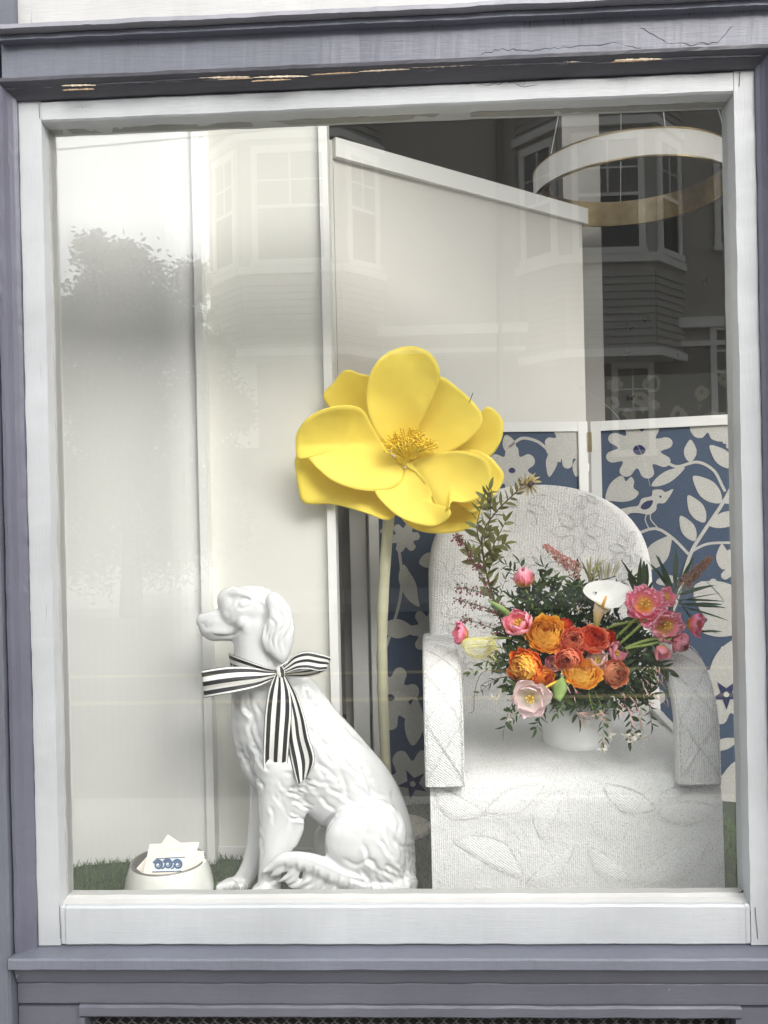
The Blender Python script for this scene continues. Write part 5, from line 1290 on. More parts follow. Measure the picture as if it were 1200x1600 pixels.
def tulip(px, py, r_px, y, face, mat, label, n=9, openv=.6, L=None, W=.42, rag=.12, seed=0, whorls=2, name='tulip', cat='flower', group='tulips in the vase', anth=True):
    D_ = y+1.9; r = r_px/F*D_; c = P(px, py, y); fr = random.Random(seed)
    root = empty(name, c, label, cat, group)
    fc = Vector(face).normalized(); L_ = r*1.25; base = c-fc*L_*.45*(1-openv*.4)
    R0 = Matrix.Translation(base) @ rotto(fc, fr.uniform(0, 6))
    for wv in range(whorls):
        phi = openv*(.55+.45*(wv+1)/whorls)*1.25; Lw = L_*(1-.10*(whorls-1-wv)); hw = L_*W
        for var in range(3):
            pass
        vs = []
        for ph in (0.0, 1.7, 3.9):
            def fn(u, v, ph=ph):
                wd = hw*(math.sin(PI*min(1, v*.84+.10))**.75)*(1-.35*max(0, v-.7)/.3)
                rg = 1+rag*math.sin(11*v+ph*3+2*u)*abs(u)
                wd *= rg; Lr = Lw*(1-rag*.6*abs(math.sin(4*u+ph))*(v > .9)-.10*u*u*v)
                rad = Lr*(math.sin(phi)*v**1.2+.30*math.sin(PI*v)*(1-.4*openv)); h = Lr*math.cos(phi)*v
                cup = abs(u)**2*wd*.42
                rad2 = rad-cup*.8*math.cos(phi)+rag*.10*Lw*math.sin(9*u+6*v+ph)*v*v; h2 = h+cup*.6*math.sin(phi)
                return Vector((rad2, u*wd, h2))
            vs.append(petal_grid(fn, mat, nu=6, nv=7))
        for i in range(n):
            a = 2*PI*(i+.5*wv)/n+fr.uniform(-.16, .16); sc = 1+fr.uniform(-.10, .08)
            T = Matrix.Rotation(a, 4, 'Z') @ Matrix.Rotation(fr.uniform(-.16, .16), 4, 'Y') @ Matrix.Rotation(fr.uniform(-.12, .12), 4, 'X') @ Matrix.Scale(sc, 4)
            link('petal', vs[i % 3], root, R0 @ T)
    if anth:
        m = MB()
        for i in range(6):
            a = i*PI/3; d = Vector((math.cos(a)*.25, math.sin(a)*.25, 1))
            p0 = R0 @ Vector((0, 0, L_*.05)); p1 = R0 @ (d*L_*.42); m.add(*tube_vf([p0, p1], L_*.022, 5)); m.add(*tube_vf([p1, R0 @ (d*L_*.55)], L_*.04, 5))
        o = m.build('stamens', ['anther'], root, True); o['kind'] = 'stuff'
    return root, c-fc*L_*.5, fc

FRONT = Vector((-.03, -1, .12))
def run(lst, fn):
    for a in lst:
        stem = a.pop('stem', True); bend = a.pop('bend', (0, 0)); root, c, fc = fn(**a)
        if stem: stem_to(root, c-fc*.008, bend)
run([
 dict(px=853, py=991, r_px=30, y=.30, face=(-.1, -.8, .55), mat='ran_yellow', label='large golden orange ranunculus, upper left of the orange cluster beside the pink tulip', seed=1, squash=.85),
 dict(px=820, py=1043, r_px=28, y=.27, face=(-.55, -.85, .05), mat='ran_red', inner='ran_yellow', label='big red orange ranunculus with a golden centre facing left, lowest on the left', seed=2, K=11),
 dict(px=850, py=1060, r_px=16, y=.255, face=(.2, -1, .2), mat='ran_orange', label='small bright orange ranunculus tucked just above the blush tulip', seed=3, K=8),
 dict(px=896, py=1001, r_px=19, y=.27, face=(-.15, -1, .3), mat='ran_coral', label='coral ranunculus touching the golden one, left of the top coral pair', seed=4),
 dict(px=927, py=998, r_px=22, y=.275, face=(.1, -.9, .55), mat='ran_coral', inner='ran_deep', label='coral ranunculus with peach outer petals, right of the top coral pair', seed=5),
 dict(px=888, py=1030, r_px=20, y=.255, face=(-.3, -1, .1), mat='ran_coral', label='deep coral ranunculus below the coral pair and above the golden yellow one', seed=6),
 dict(px=907, py=1012, r_px=13, y=.29, face=(.5, -.8, .1), mat='ran_peach', label='half hidden peach ranunculus bud between the coral flowers', seed=16, K=7),
 dict(px=910, py=1051, r_px=27, y=.245, face=(0, -.75, .65), mat='ran_yellow', label='golden yellow ranunculus with loose petals, lowest in the middle above the vase', seed=7, squash=.7),
 dict(px=961, py=1052, r_px=20, y=.25, face=(.1, -1, .25), mat='ran_peach', label='peach rose-like ranunculus, lowest on the right above the jasmine', seed=8, K=10),
 dict(px=886, py=976, r_px=12, y=.34, face=(.5, -.6, .6), mat='ran_deep', label='small red orange bud behind the golden orange ranunculus', seed=9, K=7),
 dict(px=950, py=1000, r_px=15, y=.31, face=(.4, -.9, .2), mat='ran_deep', label='deep red ranunculus half hidden behind the coral one', seed=10, K=7),
], ranunculus)
def T_(px, py, r, y, face, mat, label, **k): return dict(px=px, py=py, r_px=r, y=y, face=face, mat=mat, label=label, **k)
run([
 T_(819, 903, 25, .38, (-.15, -.35, 1), 'tulip_pink', 'closed pink tulip standing alone at the top left of the bouquet', openv=.12, n=5, whorls=3, seed=1, W=.5, anth=False, bend=(.015, .01)),
 T_(812, 976, 31, .31, (-.35, -.7, .75), 'tulip_pink', 'half open pink tulip left of the large golden orange ranunculus', openv=.5, n=6, whorls=2, seed=2, W=.36),
 T_(722, 990, 23, .34, (-1, -.3, .15), 'tulip_hot', 'pink and yellow tulip at the far left, hanging over the left armrest', openv=.55, n=6, seed=3, stem=False),
 T_(1008, 944, 33, .30, (-.15, -1, .35), 'tulip_hot', 'fully open hot pink tulip with yellow heart beside the white calla lily', openv=.92, n=8, whorls=3, seed=4, W=.30, rag=.3, stem=False),
 T_(1040, 935, 20, .36, (.4, -.8, .4), 'tulip_hot', 'small pink tulip behind the fully open hot pink one', openv=.7, n=7, seed=14, W=.3, rag=.3, stem=False),
 T_(1040, 978, 32, .28, (.15, -.9, .1), 'tulip_pink', 'ragged pink parrot tulip in the middle of the right hand group', openv=.8, n=8, whorls=3, seed=5, W=.32, rag=.35, stem=False),
 T_(1062, 1003, 22, .27, (.5, -.6, -.45), 'tulip_mauve', 'dusky pink tulip resting on the top of the right armrest', openv=.3, n=6, seed=6, W=.5, stem=False),
 T_(1084, 976, 24, .31, (.85, -.55, -.05), 'tulip_hot', 'pink tulip with yellow base furthest right, pointing to the blue screen', openv=.6, n=7, seed=7, W=.38, rag=.2, stem=False),
 T_(961, 1021, 23, .285, (.75, -.8, .25), 'tulip_mauve', 'mauve pink tulip above the peach rose-like ranunculus', openv=.6, n=6, seed=8, W=.33),
 T_(934, 1032, 22, .275, (-.2, -.9, .5), 'tulip_white', 'pale pink tulip between the golden yellow and the peach ranunculus', openv=.5, n=6, seed=9, W=.42),
 T_(868, 1037, 20, .285, (-.5, -.8, .3), 'tulip_mauve', 'mauve tulip squeezed between the orange and coral ranunculus', openv=.5, n=6, seed=10, W=.4),
 T_(829, 1090, 33, .21, (-.25, -1, -.15), 'tulip_white', 'large open blush white tulip at the lower left, drooping beside the vase', openv=.80, n=6, whorls=2, seed=11, W=.40, rag=.08),
 T_(1035, 1018, 22, .25, (-.25, -.6, -.9), 'tulip_pink', 'pink tulip petal cluster hanging down onto the inner side of the right armrest', openv=.28, n=4, whorls=1, seed=12, W=.36, stem=False, anth=False),
], tulip)
# calla lily
cl = empty('calla_lily', P(946, 935, .30), 'single white calla lily with an orange spadix, top centre of the bouquet', 'flower', None)
rim = [(911, 922), (918, 912), (935, 907), (955, 907), (972, 911), (984, 921), (980, 935), (968, 947), (952, 951), (940, 946), (926, 938), (915, 930)]
rl = catmull([(x, y, 0) for x, y in rim], 4, True); N = len(rl); th = (938, 948)
v, uv, f = [], [], []
for j in range(9):
    t = j/8
    for k, p in enumerate(rl):
        x = th[0]+(p.x-th[0])*t; y = th[1]+(p.y-th[1])*t; fr0 = (p.y-907)/44
        yy = .335-.075*t*fr0**1.0 + .02*t*(1-fr0) - .02*math.sin(PI*t)*-1 + (.012*t**6)
        v.append(P(x, y, yy)); uv.append((k/N, .15+.85*t))
for j in range(8):
    for k in range(N): f.append((j*N+k, j*N+(k+1) % N, (j+1)*N+(k+1) % N, (j+1)*N+k))
obj('spathe', v, f, 'calla_white', cl, True, uvs=uv)
tp = catmull([P(931, 982, .31), P(933, 968, .305), P(936, 955, .30), P(941, 947, .295)], 5); rr_ = [(.0055+.016*(i/(len(tp)-1))**1.3) for i in range(len(tp))]
vv, ff = tube_vf(tp, rr_, 16); obj('spathe_tube', vv, ff[:-2], 'calla_tube', cl, True, uvs=[(0, (i//16)/(len(tp)-1)) for i in range(len(vv))])
obj('spadix', *tube_vf([P(942, 947, .285), P(944, 940, .275), P(947, 932, .27)], [.004, .0038, .0028], 10), 'spadix', cl, True)
obj('stem', *tube_vf(catmull([P(931, 981, .31), P(926, 1000, .34), MOUTH], 5), .005, 8), 'stem_green', cl, True)

# curved green tulip stems
def stemthing(pts, y0, y1, w, label, mat='stem_green', name='flower_stem'):
    n = len(pts); o = obj(name, *tube_vf(catmull([P(x, y, y0+(y1-y0)*i/(n-1)) for i, (x, y) in enumerate(pts)], 6), w, 7), mat, None, True)
    tag(o, label, 'stem', 'stems in the bouquet')
stemthing([(920, 1025), (945, 985), (985, 972), (1020, 972), (1045, 975)], .36, .29, .0036, 'long green stem running level to the middle right tulips')
stemthing([(935, 1035), (960, 1000), (985, 975), (1000, 960)], .36, .30, .0040, 'thick green stem rising to the open hot pink tulip, left of two')
stemthing([(940, 1040), (965, 1010), (992, 985), (1012, 965)], .35, .29, .0040, 'thick green stem rising to the open hot pink tulip, right of two')
stemthing([(930, 1050), (965, 1020), (1005, 1002), (1040, 996)], .33, .27, .0042, 'stout green stem leading to the dusky tulip on the armrest')
stemthing([(935, 1060), (972, 1018), (1010, 1008), (1050, 998)], .32, .27, .0036, 'lowest green stem reaching towards the right armrest')
stemthing([(860, 1060), (833, 1015), (800, 998), (760, 998), (730, 997)], .35, .34, .0030, 'green stem running left to the tulip over the left armrest')
stemthing([(842, 1030), (830, 1005), (815, 990)], .33, .31, .0034, 'short green stem under the half open pink tulip')
stemthing([(890, 1060), (870, 1065), (848, 1077)], .26, .215, .0032, 'yellowish stem curving down to the blush white tulip', 'anther')

# leaves
def leaf_mesh(mat, L=1., W=.22, fold=.25, bendz=.15, nv=6):
    v, uv, f = [], [], []
    for j in range(nv+1):
        t = j/nv; w = W*math.sin(PI*min(1, t*.93+.03))**.8*(1-.3*t)
        for u in (-1, 0, 1): v.append((u*w, abs(u)*w*fold-bendz*t*t, t*L)); uv.append((.5+u/2, t))
    for j in range(nv):
        for i in range(2): a = j*3+i; f.append((a, a+1, a+4, a+3))
    return meshd('leaf', v, f, mat, True, None, uv)
LM = {m_: [leaf_mesh(m_, 1, w_, fo, be) for w_, fo, be in ((.19, .3, .2), (.25, .25, .1), (.14, .2, .3))] for m_ in ('leaf_dark', 'leaf_mid', 'leaf_olive', 'leaf_palm', 'leaf_straw', 'leaf_bright', 'leuca_yellow')}
JB = leaf_mesh('bud_pink', 1, .10, .3, .05, 4); JP = leaf_mesh('jasmine_white', 1, .30, .15, .25, 4)
lr_ = random.Random(77)
def sprig(pts, y0, y1, label, name='leafy_sprig', leaf=16, gap=7, mat='leaf_dark', cat='foliage', group='leafy sprigs in the bouquet', ang=.9, r=.0014, stem='stem_brown', seed=None, both=True, taper=True, kind3d=.8, var=None, root=None):
    fr = random.Random(seed if seed is not None else hash(label) % 9999 if False else len(label)*31+int(pts[0][0]))
    n = len(pts); w = [P(x, y, y0+(y1-y0)*i/(n-1)) for i, (x, y) in enumerate(pts)]; pl = catmull(w, 6)
    if root is None: root = empty(name, w[0], label, cat, group)
    obj('stem', *tube_vf(pl, [r*(1-.6*i/(len(pl)-1)) for i in range(len(pl))], 5), stem, root)
    sc = (y0+1.9)/F; acc = 0; side = 1
    for i in range(1, len(pl)):
        acc += (pl[i]-pl[i-1]).length/sc
        if acc < gap: continue
        acc = 0; t = (pl[i]-pl[i-1]).normalized(); s_ = leaf*sc*(1-.45*i/len(pl) if taper else 1)*fr.uniform(.75, 1.2)
        o_ = Vector((fr.gauss(0, 1), fr.gauss(0, kind3d), fr.gauss(0, 1))); o_ = (o_-t*o_.dot(t)); 
        lat = Vector((t.z, 0, -t.x))*side; o_ = (lat*1.0+o_.normalized()*.7).normalized(); side = -side
        d = (t*math.cos(ang)+o_*math.sin(ang)).normalized()
        T = Matrix.Translation(pl[i]) @ rotto(d, fr.uniform(0, 6.28)) @ Matrix.Scale(s_, 4)
        link('leaf', fr.choice(LM[mat]) if var is None else LM[mat][var], root, T)
    T = Matrix.Translation(pl[-1]) @ rotto((pl[-1]-pl[-3]), fr.uniform(0, 6.28)) @ Matrix.Scale(leaf*sc*.8, 4); link('leaf', LM[mat][0], root, T)
    return root
# leucadendron branch
rt_ = sprig([(800, 1020), (770, 930), (757, 880), (754, 835), (775, 800), (800, 775), (818, 757)], .46, .40, 'tall branch of narrow olive leaves with a yellow star head, behind the bouquet left', 'leucadendron_branch', 27, 3.0, 'leaf_olive', group=None, r=.0034, seed=3)
for k, pts in enumerate(([(757, 880), (772, 850), (790, 815)], [(754, 860), (745, 825), (752, 790)], [(756, 845), (765, 812), (768, 780)], [(757, 890), (740, 870), (733, 860)], [(756, 870), (775, 855), (788, 850)], [(770, 930), (762, 900), (774, 870)], [(775, 800), (762, 785), (765, 765)])):
    sprig(pts, .43, .40+.01*(k % 3), '', leaf=25, gap=2.8, mat='leaf_olive', root=rt_, seed=30+k, r=.002)
hc = P(825, 757, .385)
for k in range(22):
    a = 2*PI*k/22; d = Vector((math.cos(a), -.35-.5*(k % 2), math.sin(a)*.9))
    link('bract', LM['leuca_yellow'][k % 3], rt_, Matrix.Translation(hc) @ rotto(d, a) @ Matrix.Scale(.042*(1 if k % 2 else .8), 4))
v, f = lathe_vf([(0.0001, -.008), (.007, -.003), (.008, .003), (.005, .008), (0.0001, .010)], 10, (hc.x+.006, hc.y-.012, hc.z)); obj('cone', v, f, 'leuca_dark', rt_, True)
# berry sprays (boronia)
def berries(pts, y0, y1, label, seed, n=60, spread=4.6):
    fr = random.Random(seed); w = [P(x, y, y0+(y1-y0)*i/(len(pts)-1)) for i, (x, y) in enumerate(pts)]; pl = catmull(w, 8)
    root = empty('berry_spray', w[0], label, 'flower spray', 'red berry sprays'); obj('stem', *tube_vf(pl, .0011, 5), 'stem_brown', root)
    bm = bmesh.new(); bmesh.ops.create_icosphere(bm, subdivisions=1, radius=1); iv = [v.co.copy() for v in bm.verts]; iff = [tuple(v.index for v in f.verts) for f in bm.faces]; bm.free()
    m = MB(); g = MB(); sc = (y0+1.9)/F
    for k in range(n):
        p = pl[int((.15+.85*fr.random())*(len(pl)-1))]; q = p+Vector((fr.gauss(0, spread), fr.gauss(0, spread), fr.gauss(0, spread)-2))*sc*.8; r_ = fr.uniform(.0016, .0034)
        m.add([q+a*r_ for a in iv], iff); m_ = len(g.v); g.add(*tube_vf([p, q], .0004, 3))
    for k in range(n):
        p = pl[int(fr.random()*(len(pl)-1))]; d = Vector((fr.gauss(0, 1), fr.gauss(0, 1), fr.gauss(0, 1)+.3)).normalized()*fr.uniform(5, 12)*sc; g.add(*tube_vf([p, p+d], [.0006, .0002], 3))
    o = m.build('berries', ['berry_red'], root, True); o['kind'] = 'stuff'; o = g.build('needles', ['leaf_mid'], root); o['kind'] = 'stuff'
berries([(775, 950), (757, 908), (738, 875), (722, 845), (712, 838)], .43, .38, 'dark red berry spray climbing highest at the left edge of the bouquet', 1, 110)
berries([(800, 965), (770, 935), (740, 922), (712, 917)], .40, .36, 'dark red berry spray pointing left, second from the top', 2, 70)
berries([(800, 975), (775, 955), (742, 945), (712, 936)], .39, .35, 'dark red berry spray pointing left, third from the top', 3, 75)
berries([(805, 995), (778, 985), (748, 974), (722, 964)], .38, .35, 'dark red berry spray lowest of the four, above the far left tulip', 4, 60)
# leafy sprigs: the green body of the bouquet
SP = [
 ([(860, 1040), (850, 985), (838, 930), (812, 880)], .40, .42, 'leaf_dark', 17, 'upright dark leafy sprig behind the closed pink tulip'),
 ([(870, 1020), (868, 960), (865, 920), (850, 885)], .42, .44, 'leaf_dark', 18, 'upright dark leafy sprig left of the pink astilbe'),
 ([(880, 1020), (890, 965), (895, 920), (900, 892)], .43, .45, 'leaf_dark', 18, 'dark leafy sprig straight behind the golden orange ranunculus'),
 ([(900, 1010), (905, 955), (925, 915), (930, 895)], .43, .45, 'leaf_dark', 17, 'dark leafy sprig rising just left of the calla lily'),
 ([(910, 1010), (930, 960), (965, 915), (990, 900)], .44, .45, 'leaf_dark', 16, 'dark leafy sprig behind the calla lily'),
 ([(880, 1030), (850, 990), (815, 950), (780, 925)], .41, .42, 'leaf_mid', 16, 'green leafy sprig between the two left pink tulips'),
 ([(850, 1030), (820, 1000), (790, 965), (765, 930)], .42, .42, 'leaf_mid', 15, 'green leafy sprig under the second berry spray'),
 ([(830, 1030), (800, 985), (778, 950), (790, 905)], .43, .43, 'leaf_dark', 15, 'dark sprig rising beside the tall olive branch'),
 ([(950, 1020), (975, 985), (1000, 975), (1035, 960)], .38, .36, 'leaf_dark', 16, 'dark leafy sprig behind the right tulip stems'),
 ([(880, 1030), (835, 1010), (790, 1020), (755, 1035)], .38, .35, 'leaf_mid', 15, 'green sprig reaching left under the fluffy pod'),
 ([(870, 1060), (820, 1060), (780, 1060), (745, 1085)], .33, .30, 'leaf_dark', 13, 'thin dark sprig hanging left towards the armrest'),
 ([(860, 1070), (825, 1075), (800, 1100), (788, 1138)], .32, .27, 'leaf_dark', 17, 'dark leafy sprig hanging lowest at the left of the vase'),
 ([(850, 1080), (815, 1110), (800, 1125)], .31, .26, 'leaf_mid', 15, 'short green sprig just left of the blush tulip'),
 ([(870, 1070), (850, 1100), (842, 1125), (838, 1138)], .29, .25, 'leaf_dark', 16, 'dark curling sprig beside the vase at its left edge'),
 ([(900, 1070), (898, 1095), (904, 1122)], .28, .24, 'leaf_dark', 20, 'broad dark leaves hanging over the middle of the vase'),
 ([(925, 1070), (938, 1100), (943, 1130), (942, 1158)], .28, .24, 'leaf_mid', 15, 'green leafy sprig hanging over the right front of the vase'),
 ([(930, 1070), (965, 1090), (985, 1120), (985, 1155)], .30, .26, 'leaf_dark', 17, 'dark leafy sprig hanging right of the vase, longest'),
 ([(940, 1060), (985, 1070), (1010, 1090), (1018, 1130)], .31, .27, 'leaf_dark', 15, 'fine leafy sprig hanging near the pink jasmine buds'),
 ([(940, 1050), (985, 1045), (1020, 1055), (1045, 1080)], .32, .27, 'leaf_mid', 15, 'green leafy sprig below the mauve tulip reaching right'),
 ([(940, 1040), (990, 1030), (1020, 1035), (1040, 1045)], .33, .28, 'leaf_dark', 22, 'broad dark leaf sprig under the right tulip stems'),
 ([(950, 1080), (975, 1075), (1000, 1100), (1000, 1140)], .30, .27, 'leaf_mid', 14, 'fine green sprig in the middle of the jasmine'),
 ([(920, 1080), (922, 1095), (928, 1112)], .27, .24, 'leaf_mid', 12, 'small green sprig over the vase between the two jasmine clusters'),
 ([(880, 1080), (880, 1100), (870, 1115)], .27, .25, 'leaf_mid', 14, 'tiny green sprig under the strap leaf'),
 ([(870, 1060), (900, 1080), (940, 1085), (970, 1080)], .28, .28, 'leaf_dark', 15, 'dark sprig lying level beneath the yellow ranunculus'),
 ([(860, 1050), (830, 1030), (780, 1040), (735, 1050)], .36, .33, 'leaf_mid', 12, 'wispy green sprig pointing at the left armrest'),
 ([(840, 940), (820, 915), (800, 890), (790, 882)], .44, .46, 'leaf_dark', 15, 'small dark sprig left of the closed pink tulip stem'),
]
for k, (pts, y0, y1, mt_, lf, lab) in enumerate(SP):
    sprig(pts, y0, y1, lab, leaf=lf*1.35, gap=3.0, mat=mt_, seed=100+k, stem='stem_green' if mt_ == 'leaf_mid' else 'stem_brown')
# dense small leaves that fill the middle
def filler():
    fr = random.Random(9); v, f = [], []; base = LM['leaf_dark'][0]
    bl = [(860, 935, 62, 34, .42), (905, 960, 60, 34, .41), (940, 990, 55, 32, .38), (870, 1010, 60, 32, .36), (905, 1060, 80, 30, .31), (830, 975, 45, 35, .41), (960, 1080, 58, 28, .31), (990, 1050, 36, 30, .33), (830, 1075, 38, 26, .31), (900, 1088, 66, 10, .30), (800, 1030, 34, 24, .36), (985, 1000, 40, 26, .37)]
    mi = []
    for cx, cy, w, h, y in bl:
        for k in range(int(w*h*.13)):
            a = fr.uniform(0, 2*PI); q = fr.random()**.5; p = P(cx+w*q*math.cos(a), cy+h*q*math.sin(a), y+fr.uniform(-.04, .05))
            d = Vector((fr.gauss(0, 1), fr.gauss(-.3, .8), fr.gauss(.2, 1))); T = Matrix.Translation(p) @ rotto(d, fr.uniform(0, 6)) @ Matrix.Scale(fr.uniform(.018, .040), 4)
            n = len(v); v += [tuple(T @ x.co) for x in base.vertices]; nf = [tuple(i+n for i in x.vertices) for x in base.polygons]; f += nf; mi += [0 if fr.random() < .6 else 1]*len(nf)
    o = obj('foliage_filler', v, f, ['leaf_dark', 'leaf_mid'], None, True, mi); tag(o, 'dense mass of small green leaves filling the middle of the bouquet', 'foliage', kind='stuff')
filler()
# strap leaf
def strap(A_, B_, y, label, mat='leaf_bright', curl=.0):
    a_ = catmull([(x, yy, d) for x, yy, d in A_], 6); b_ = catmull([(x, yy, d) for x, yy, d in B_], 6); v, f = [], []
    for p, q in zip(a_, b_):
        for j in range(5): t = j/4; w = p.lerp(q, t); v.append(P(w.x, w.y, y+(w.z-2.5*math.sin(PI*t))*.0017))
    for i in range(len(a_)-1):
        for j in range(4): k = i*5+j; f.append((k, k+1, k+6, k+5))
    o = obj('strap_leaf', v, f, mat, None, True); md = o.modifiers.new('s', 'SOLIDIFY'); md.thickness = .0008; tag(o, label, 'leaf')
strap([(862, 1074, 6), (864, 1082, -2), (866, 1090, -6), (874, 1096, -8)], [(879, 1056, 6), (884, 1066, -2), (886, 1078, -6), (876, 1096, -8)], .225, 'broad folded light green leaf above the vase beside the blush tulip')
strap([(763, 939, 0), (775, 950, -2), (788, 960, 0), (800, 970, 4)], [(763, 938, 0), (780, 944, -2), (796, 955, 0), (806, 968, 4)], .36, 'slim pale green leaf pointing up at the left tulips')
strap([(955, 1032, 0), (985, 1012, -2), (1010, 998, 0), (1026, 994, 4)], [(958, 1046, 0), (990, 1024, -2), (1016, 1008, 0), (1030, 1000, 4)], .31, 'long green strap leaf lying along the right stems', 'leaf_mid')
strap([(1000, 1018, 0), (1015, 1020, -2), (1030, 1030, 0), (1038, 1041, 4)], [(1000, 1020, 0), (1010, 1034, -2), (1024, 1040, 0), (1038, 1042, 4)], .27, 'wide dark green leaf under the pink tulips by the right armrest', 'leaf_dark')
# palm fronds
def frond(x0, y0, tips, y, w, mat, label, cat='foliage', name='palm_frond', L=1):
    root = empty(name, P(x0, y0, y), label, cat, 'palm fronds in the bouquet'); sc = (y+1.9)/F
    for k, (bx, by, tx, ty) in enumerate(tips):
        a = P(bx, by, y); b = P(tx, ty, y-.02+.012*(k % 4)); d = b-a
        T = Matrix.Translation(a) @ rotto(d, 0.3*(k % 3)) @ Matrix.Diagonal((w, w, d.length, 1)); link('leaflet', LM[mat][1], root, T)
    bx = [t[0] for t in tips]; by = [t[1] for t in tips]
    obj('rib', *tube_vf(catmull([P(x0, y0, y)]+[P(t[0], t[1], y) for t in tips[:: max(1, len(tips)//3)]]+[P(tips[-1][0], tips[-1][1], y)], 3), .0016, 5), 'leaf_mid', root)
frond(1045, 970, [(1048, 932, 1030, 868), (1050, 925, 1018, 880), (1052, 922, 1026, 866), (1055, 918, 1056, 856), (1058, 915, 1074, 864), (1060, 920, 1084, 868), (1050, 930, 1010, 872)], .42, .034, 'leaf_palm', 'grey green palm frond fanning upward against the blue screen')
frond(1050, 955, [(1055, 935, 1120, 912), (1058, 938, 1132, 938), (1060, 944, 1133, 948), (1062, 940, 1125, 925), (1064, 948, 1138, 968), (1058, 930, 1115, 913), (1070, 952, 1100, 990), (1100, 905, 1133, 938), (1072, 946, 1128, 943), (1090, 985, 1125, 988), (1094, 988, 1128, 985)], .42, .034, 'leaf_palm', 'dark palm frond spreading right above the armrest')
frond(1000, 940, [(1002, 930, 972, 873), (998, 932, 1000, 870), (1004, 930, 1006, 876), (1008, 928, 1010, 880), (1012, 930, 1020, 905), (996, 930, 982, 895)], .40, .042, 'leaf_dark', 'dark pointed palm blades behind the fully open hot pink tulip')
frond(928, 935, [(930-i*1.5, 930-i*5, 905+i*3+(i % 2)*22, 868+(i % 3)*5) for i in range(9)]+[(922, 900, 900, 875), (925, 905, 935, 872)], .43, .020, 'leaf_straw', 'straw coloured feathery frond behind the calla lily')
frond(940, 925, [(938+i*3, 908-i, 932+i*5, 880-(i % 3)*4) for i in range(9)], .44, .016, 'leaf_straw', 'small straw coloured frond standing above the calla lily')
frond(820, 1060, [(815-i*4, 1045-i*1.5, 745+i*3, 1030+(i % 5)*7-12) for i in range(12)], .36, .016, 'leaf_olive', 'thin grassy frond reaching left below the fluffy pod')
# astilbe spikes
def astilbe(x0, y0, x1, y1, w, y, mat, label, sx, sy):
    fr = random.Random(int(x0)); a = P(x0, y0, y); b = P(x1, y1, y-.03); root = empty('astilbe', a, label, 'flower', 'astilbe spikes'); sc = (y+1.9)/F
    obj('stem', *tube_vf([P(sx, sy, y+.02), a, b], [.0022, .0020, .0008], 6), 'stem_green', root); m = MB()
    bm = bmesh.new(); bmesh.ops.create_icosphere(bm, subdivisions=1, radius=1); iv = [v.co.copy() for v in bm.verts]; iff = [tuple(v.index for v in f.verts) for f in bm.faces]; bm.free()
    for k in range(420):
        t = fr.random(); q = a.lerp(b, t)+Vector((fr.gauss(0, 1), fr.gauss(0, 1), fr.gauss(0, 1))).normalized()*w*sc*(1-.65*t)*fr.uniform(.6, 1.05); r_ = fr.uniform(.0011, .0028)
        m.add([q+Vector((c.x*r_, c.y*r_, c.z*r_*1.3)) for c in iv], iff)
    o = m.build('florets', [mat], root); o['kind'] = 'stuff'
astilbe(903, 893, 852, 853, 13, .42, 'astilbe_pink', 'dusty pink astilbe spike leaning left above the bouquet centre', 915, 940)
astilbe(1070, 912, 1110, 872, 12, .37, 'astilbe_brown', 'brownish astilbe spike leaning right against the blue screen', 1046, 950)
# fluffy pod
pc = P(748, 1011, .31); root = empty('fluffy_seed_pod', pc, 'fluffy pale yellow thread-like seed pod beside the left armrest', 'seed pod'); m = MB(); fr = random.Random(4)
for k in range(230):
    a0 = fr.uniform(0, 2*PI); b0 = fr.gauss(0, .9); pts = []
    for j in range(6):
        a = a0+j*.28; rr2 = .95+.12*math.sin(3*a+b0); pts.append(pc+Vector((math.cos(a)*.042*rr2, -.026*math.sin(b0)+.004*math.sin(a*3), math.sin(a)*.030*rr2*math.cos(b0))))
    m.add(*tube_vf(pts, .00045, 3))
for k in range(50): d = Vector((fr.uniform(.2, 1), fr.gauss(0, .4), fr.gauss(-.1, .5))).normalized()*.055; m.add(*tube_vf([pc+Vector((.02, 0, 0)), pc+d], .0004, 3))
o = m.build('threads', ['pod_thread'], root); o['kind'] = 'stuff'
obj('stem', *tube_vf(catmull([pc, P(790, 1015, .34), P(850, 1060, .38)], 5), .0015, 5), 'stem_green', root)
# jasmine
def jasmine(px, py, y, label, blooms=(), buds=(), s_=.0115):
    root = empty('jasmine_cluster', P(px, py, y), label, 'flower cluster', 'jasmine clusters'); fr = random.Random(int(px*7+py))
    for bx, by in blooms:
        c = P(bx, by, y+fr.uniform(-.012, .012)); d = Vector((fr.gauss(0, .5), -1, fr.gauss(-.1, .5))); R0 = Matrix.Translation(c) @ rotto(d, fr.uniform(0, 6))
        for k in range(5): link('petal', JP, root, R0 @ Matrix.Rotation(k*2*PI/5, 4, 'Z') @ Matrix.Rotation(R(68+fr.uniform(-12, 12)), 4, 'Y') @ Matrix.Scale(s_*1.2, 4))
        link('bloom_tube', JB, root, R0 @ Matrix.Rotation(PI, 4, 'X') @ Matrix.Diagonal((s_*1.1, s_*1.1, s_*1.8, 1)))
    for bx, by, dx, dy in buds:
        a = P(bx, by, y+fr.uniform(-.01, .01)); b = P(bx+dx, by+dy, y+fr.uniform(-.015, .005)); d = b-a
        link('bud', JB, root, Matrix.Translation(a) @ rotto(d, fr.uniform(0, 6)) @ Matrix.Diagonal((d.length*.95, d.length*.95, d.length, 1)))
jr = random.Random(6)
def bset(cx, cy, w, h, n, L=15, ang=1.2): return [(cx+jr.uniform(-w, w), cy+jr.uniform(-h, h), L*math.cos(ang+jr.uniform(-.6, .6))*jr.uniform(.7, 1.2), L*math.sin(ang+jr.uniform(-.6, .6))*jr.uniform(.7, 1.2)) for _ in range(n)]
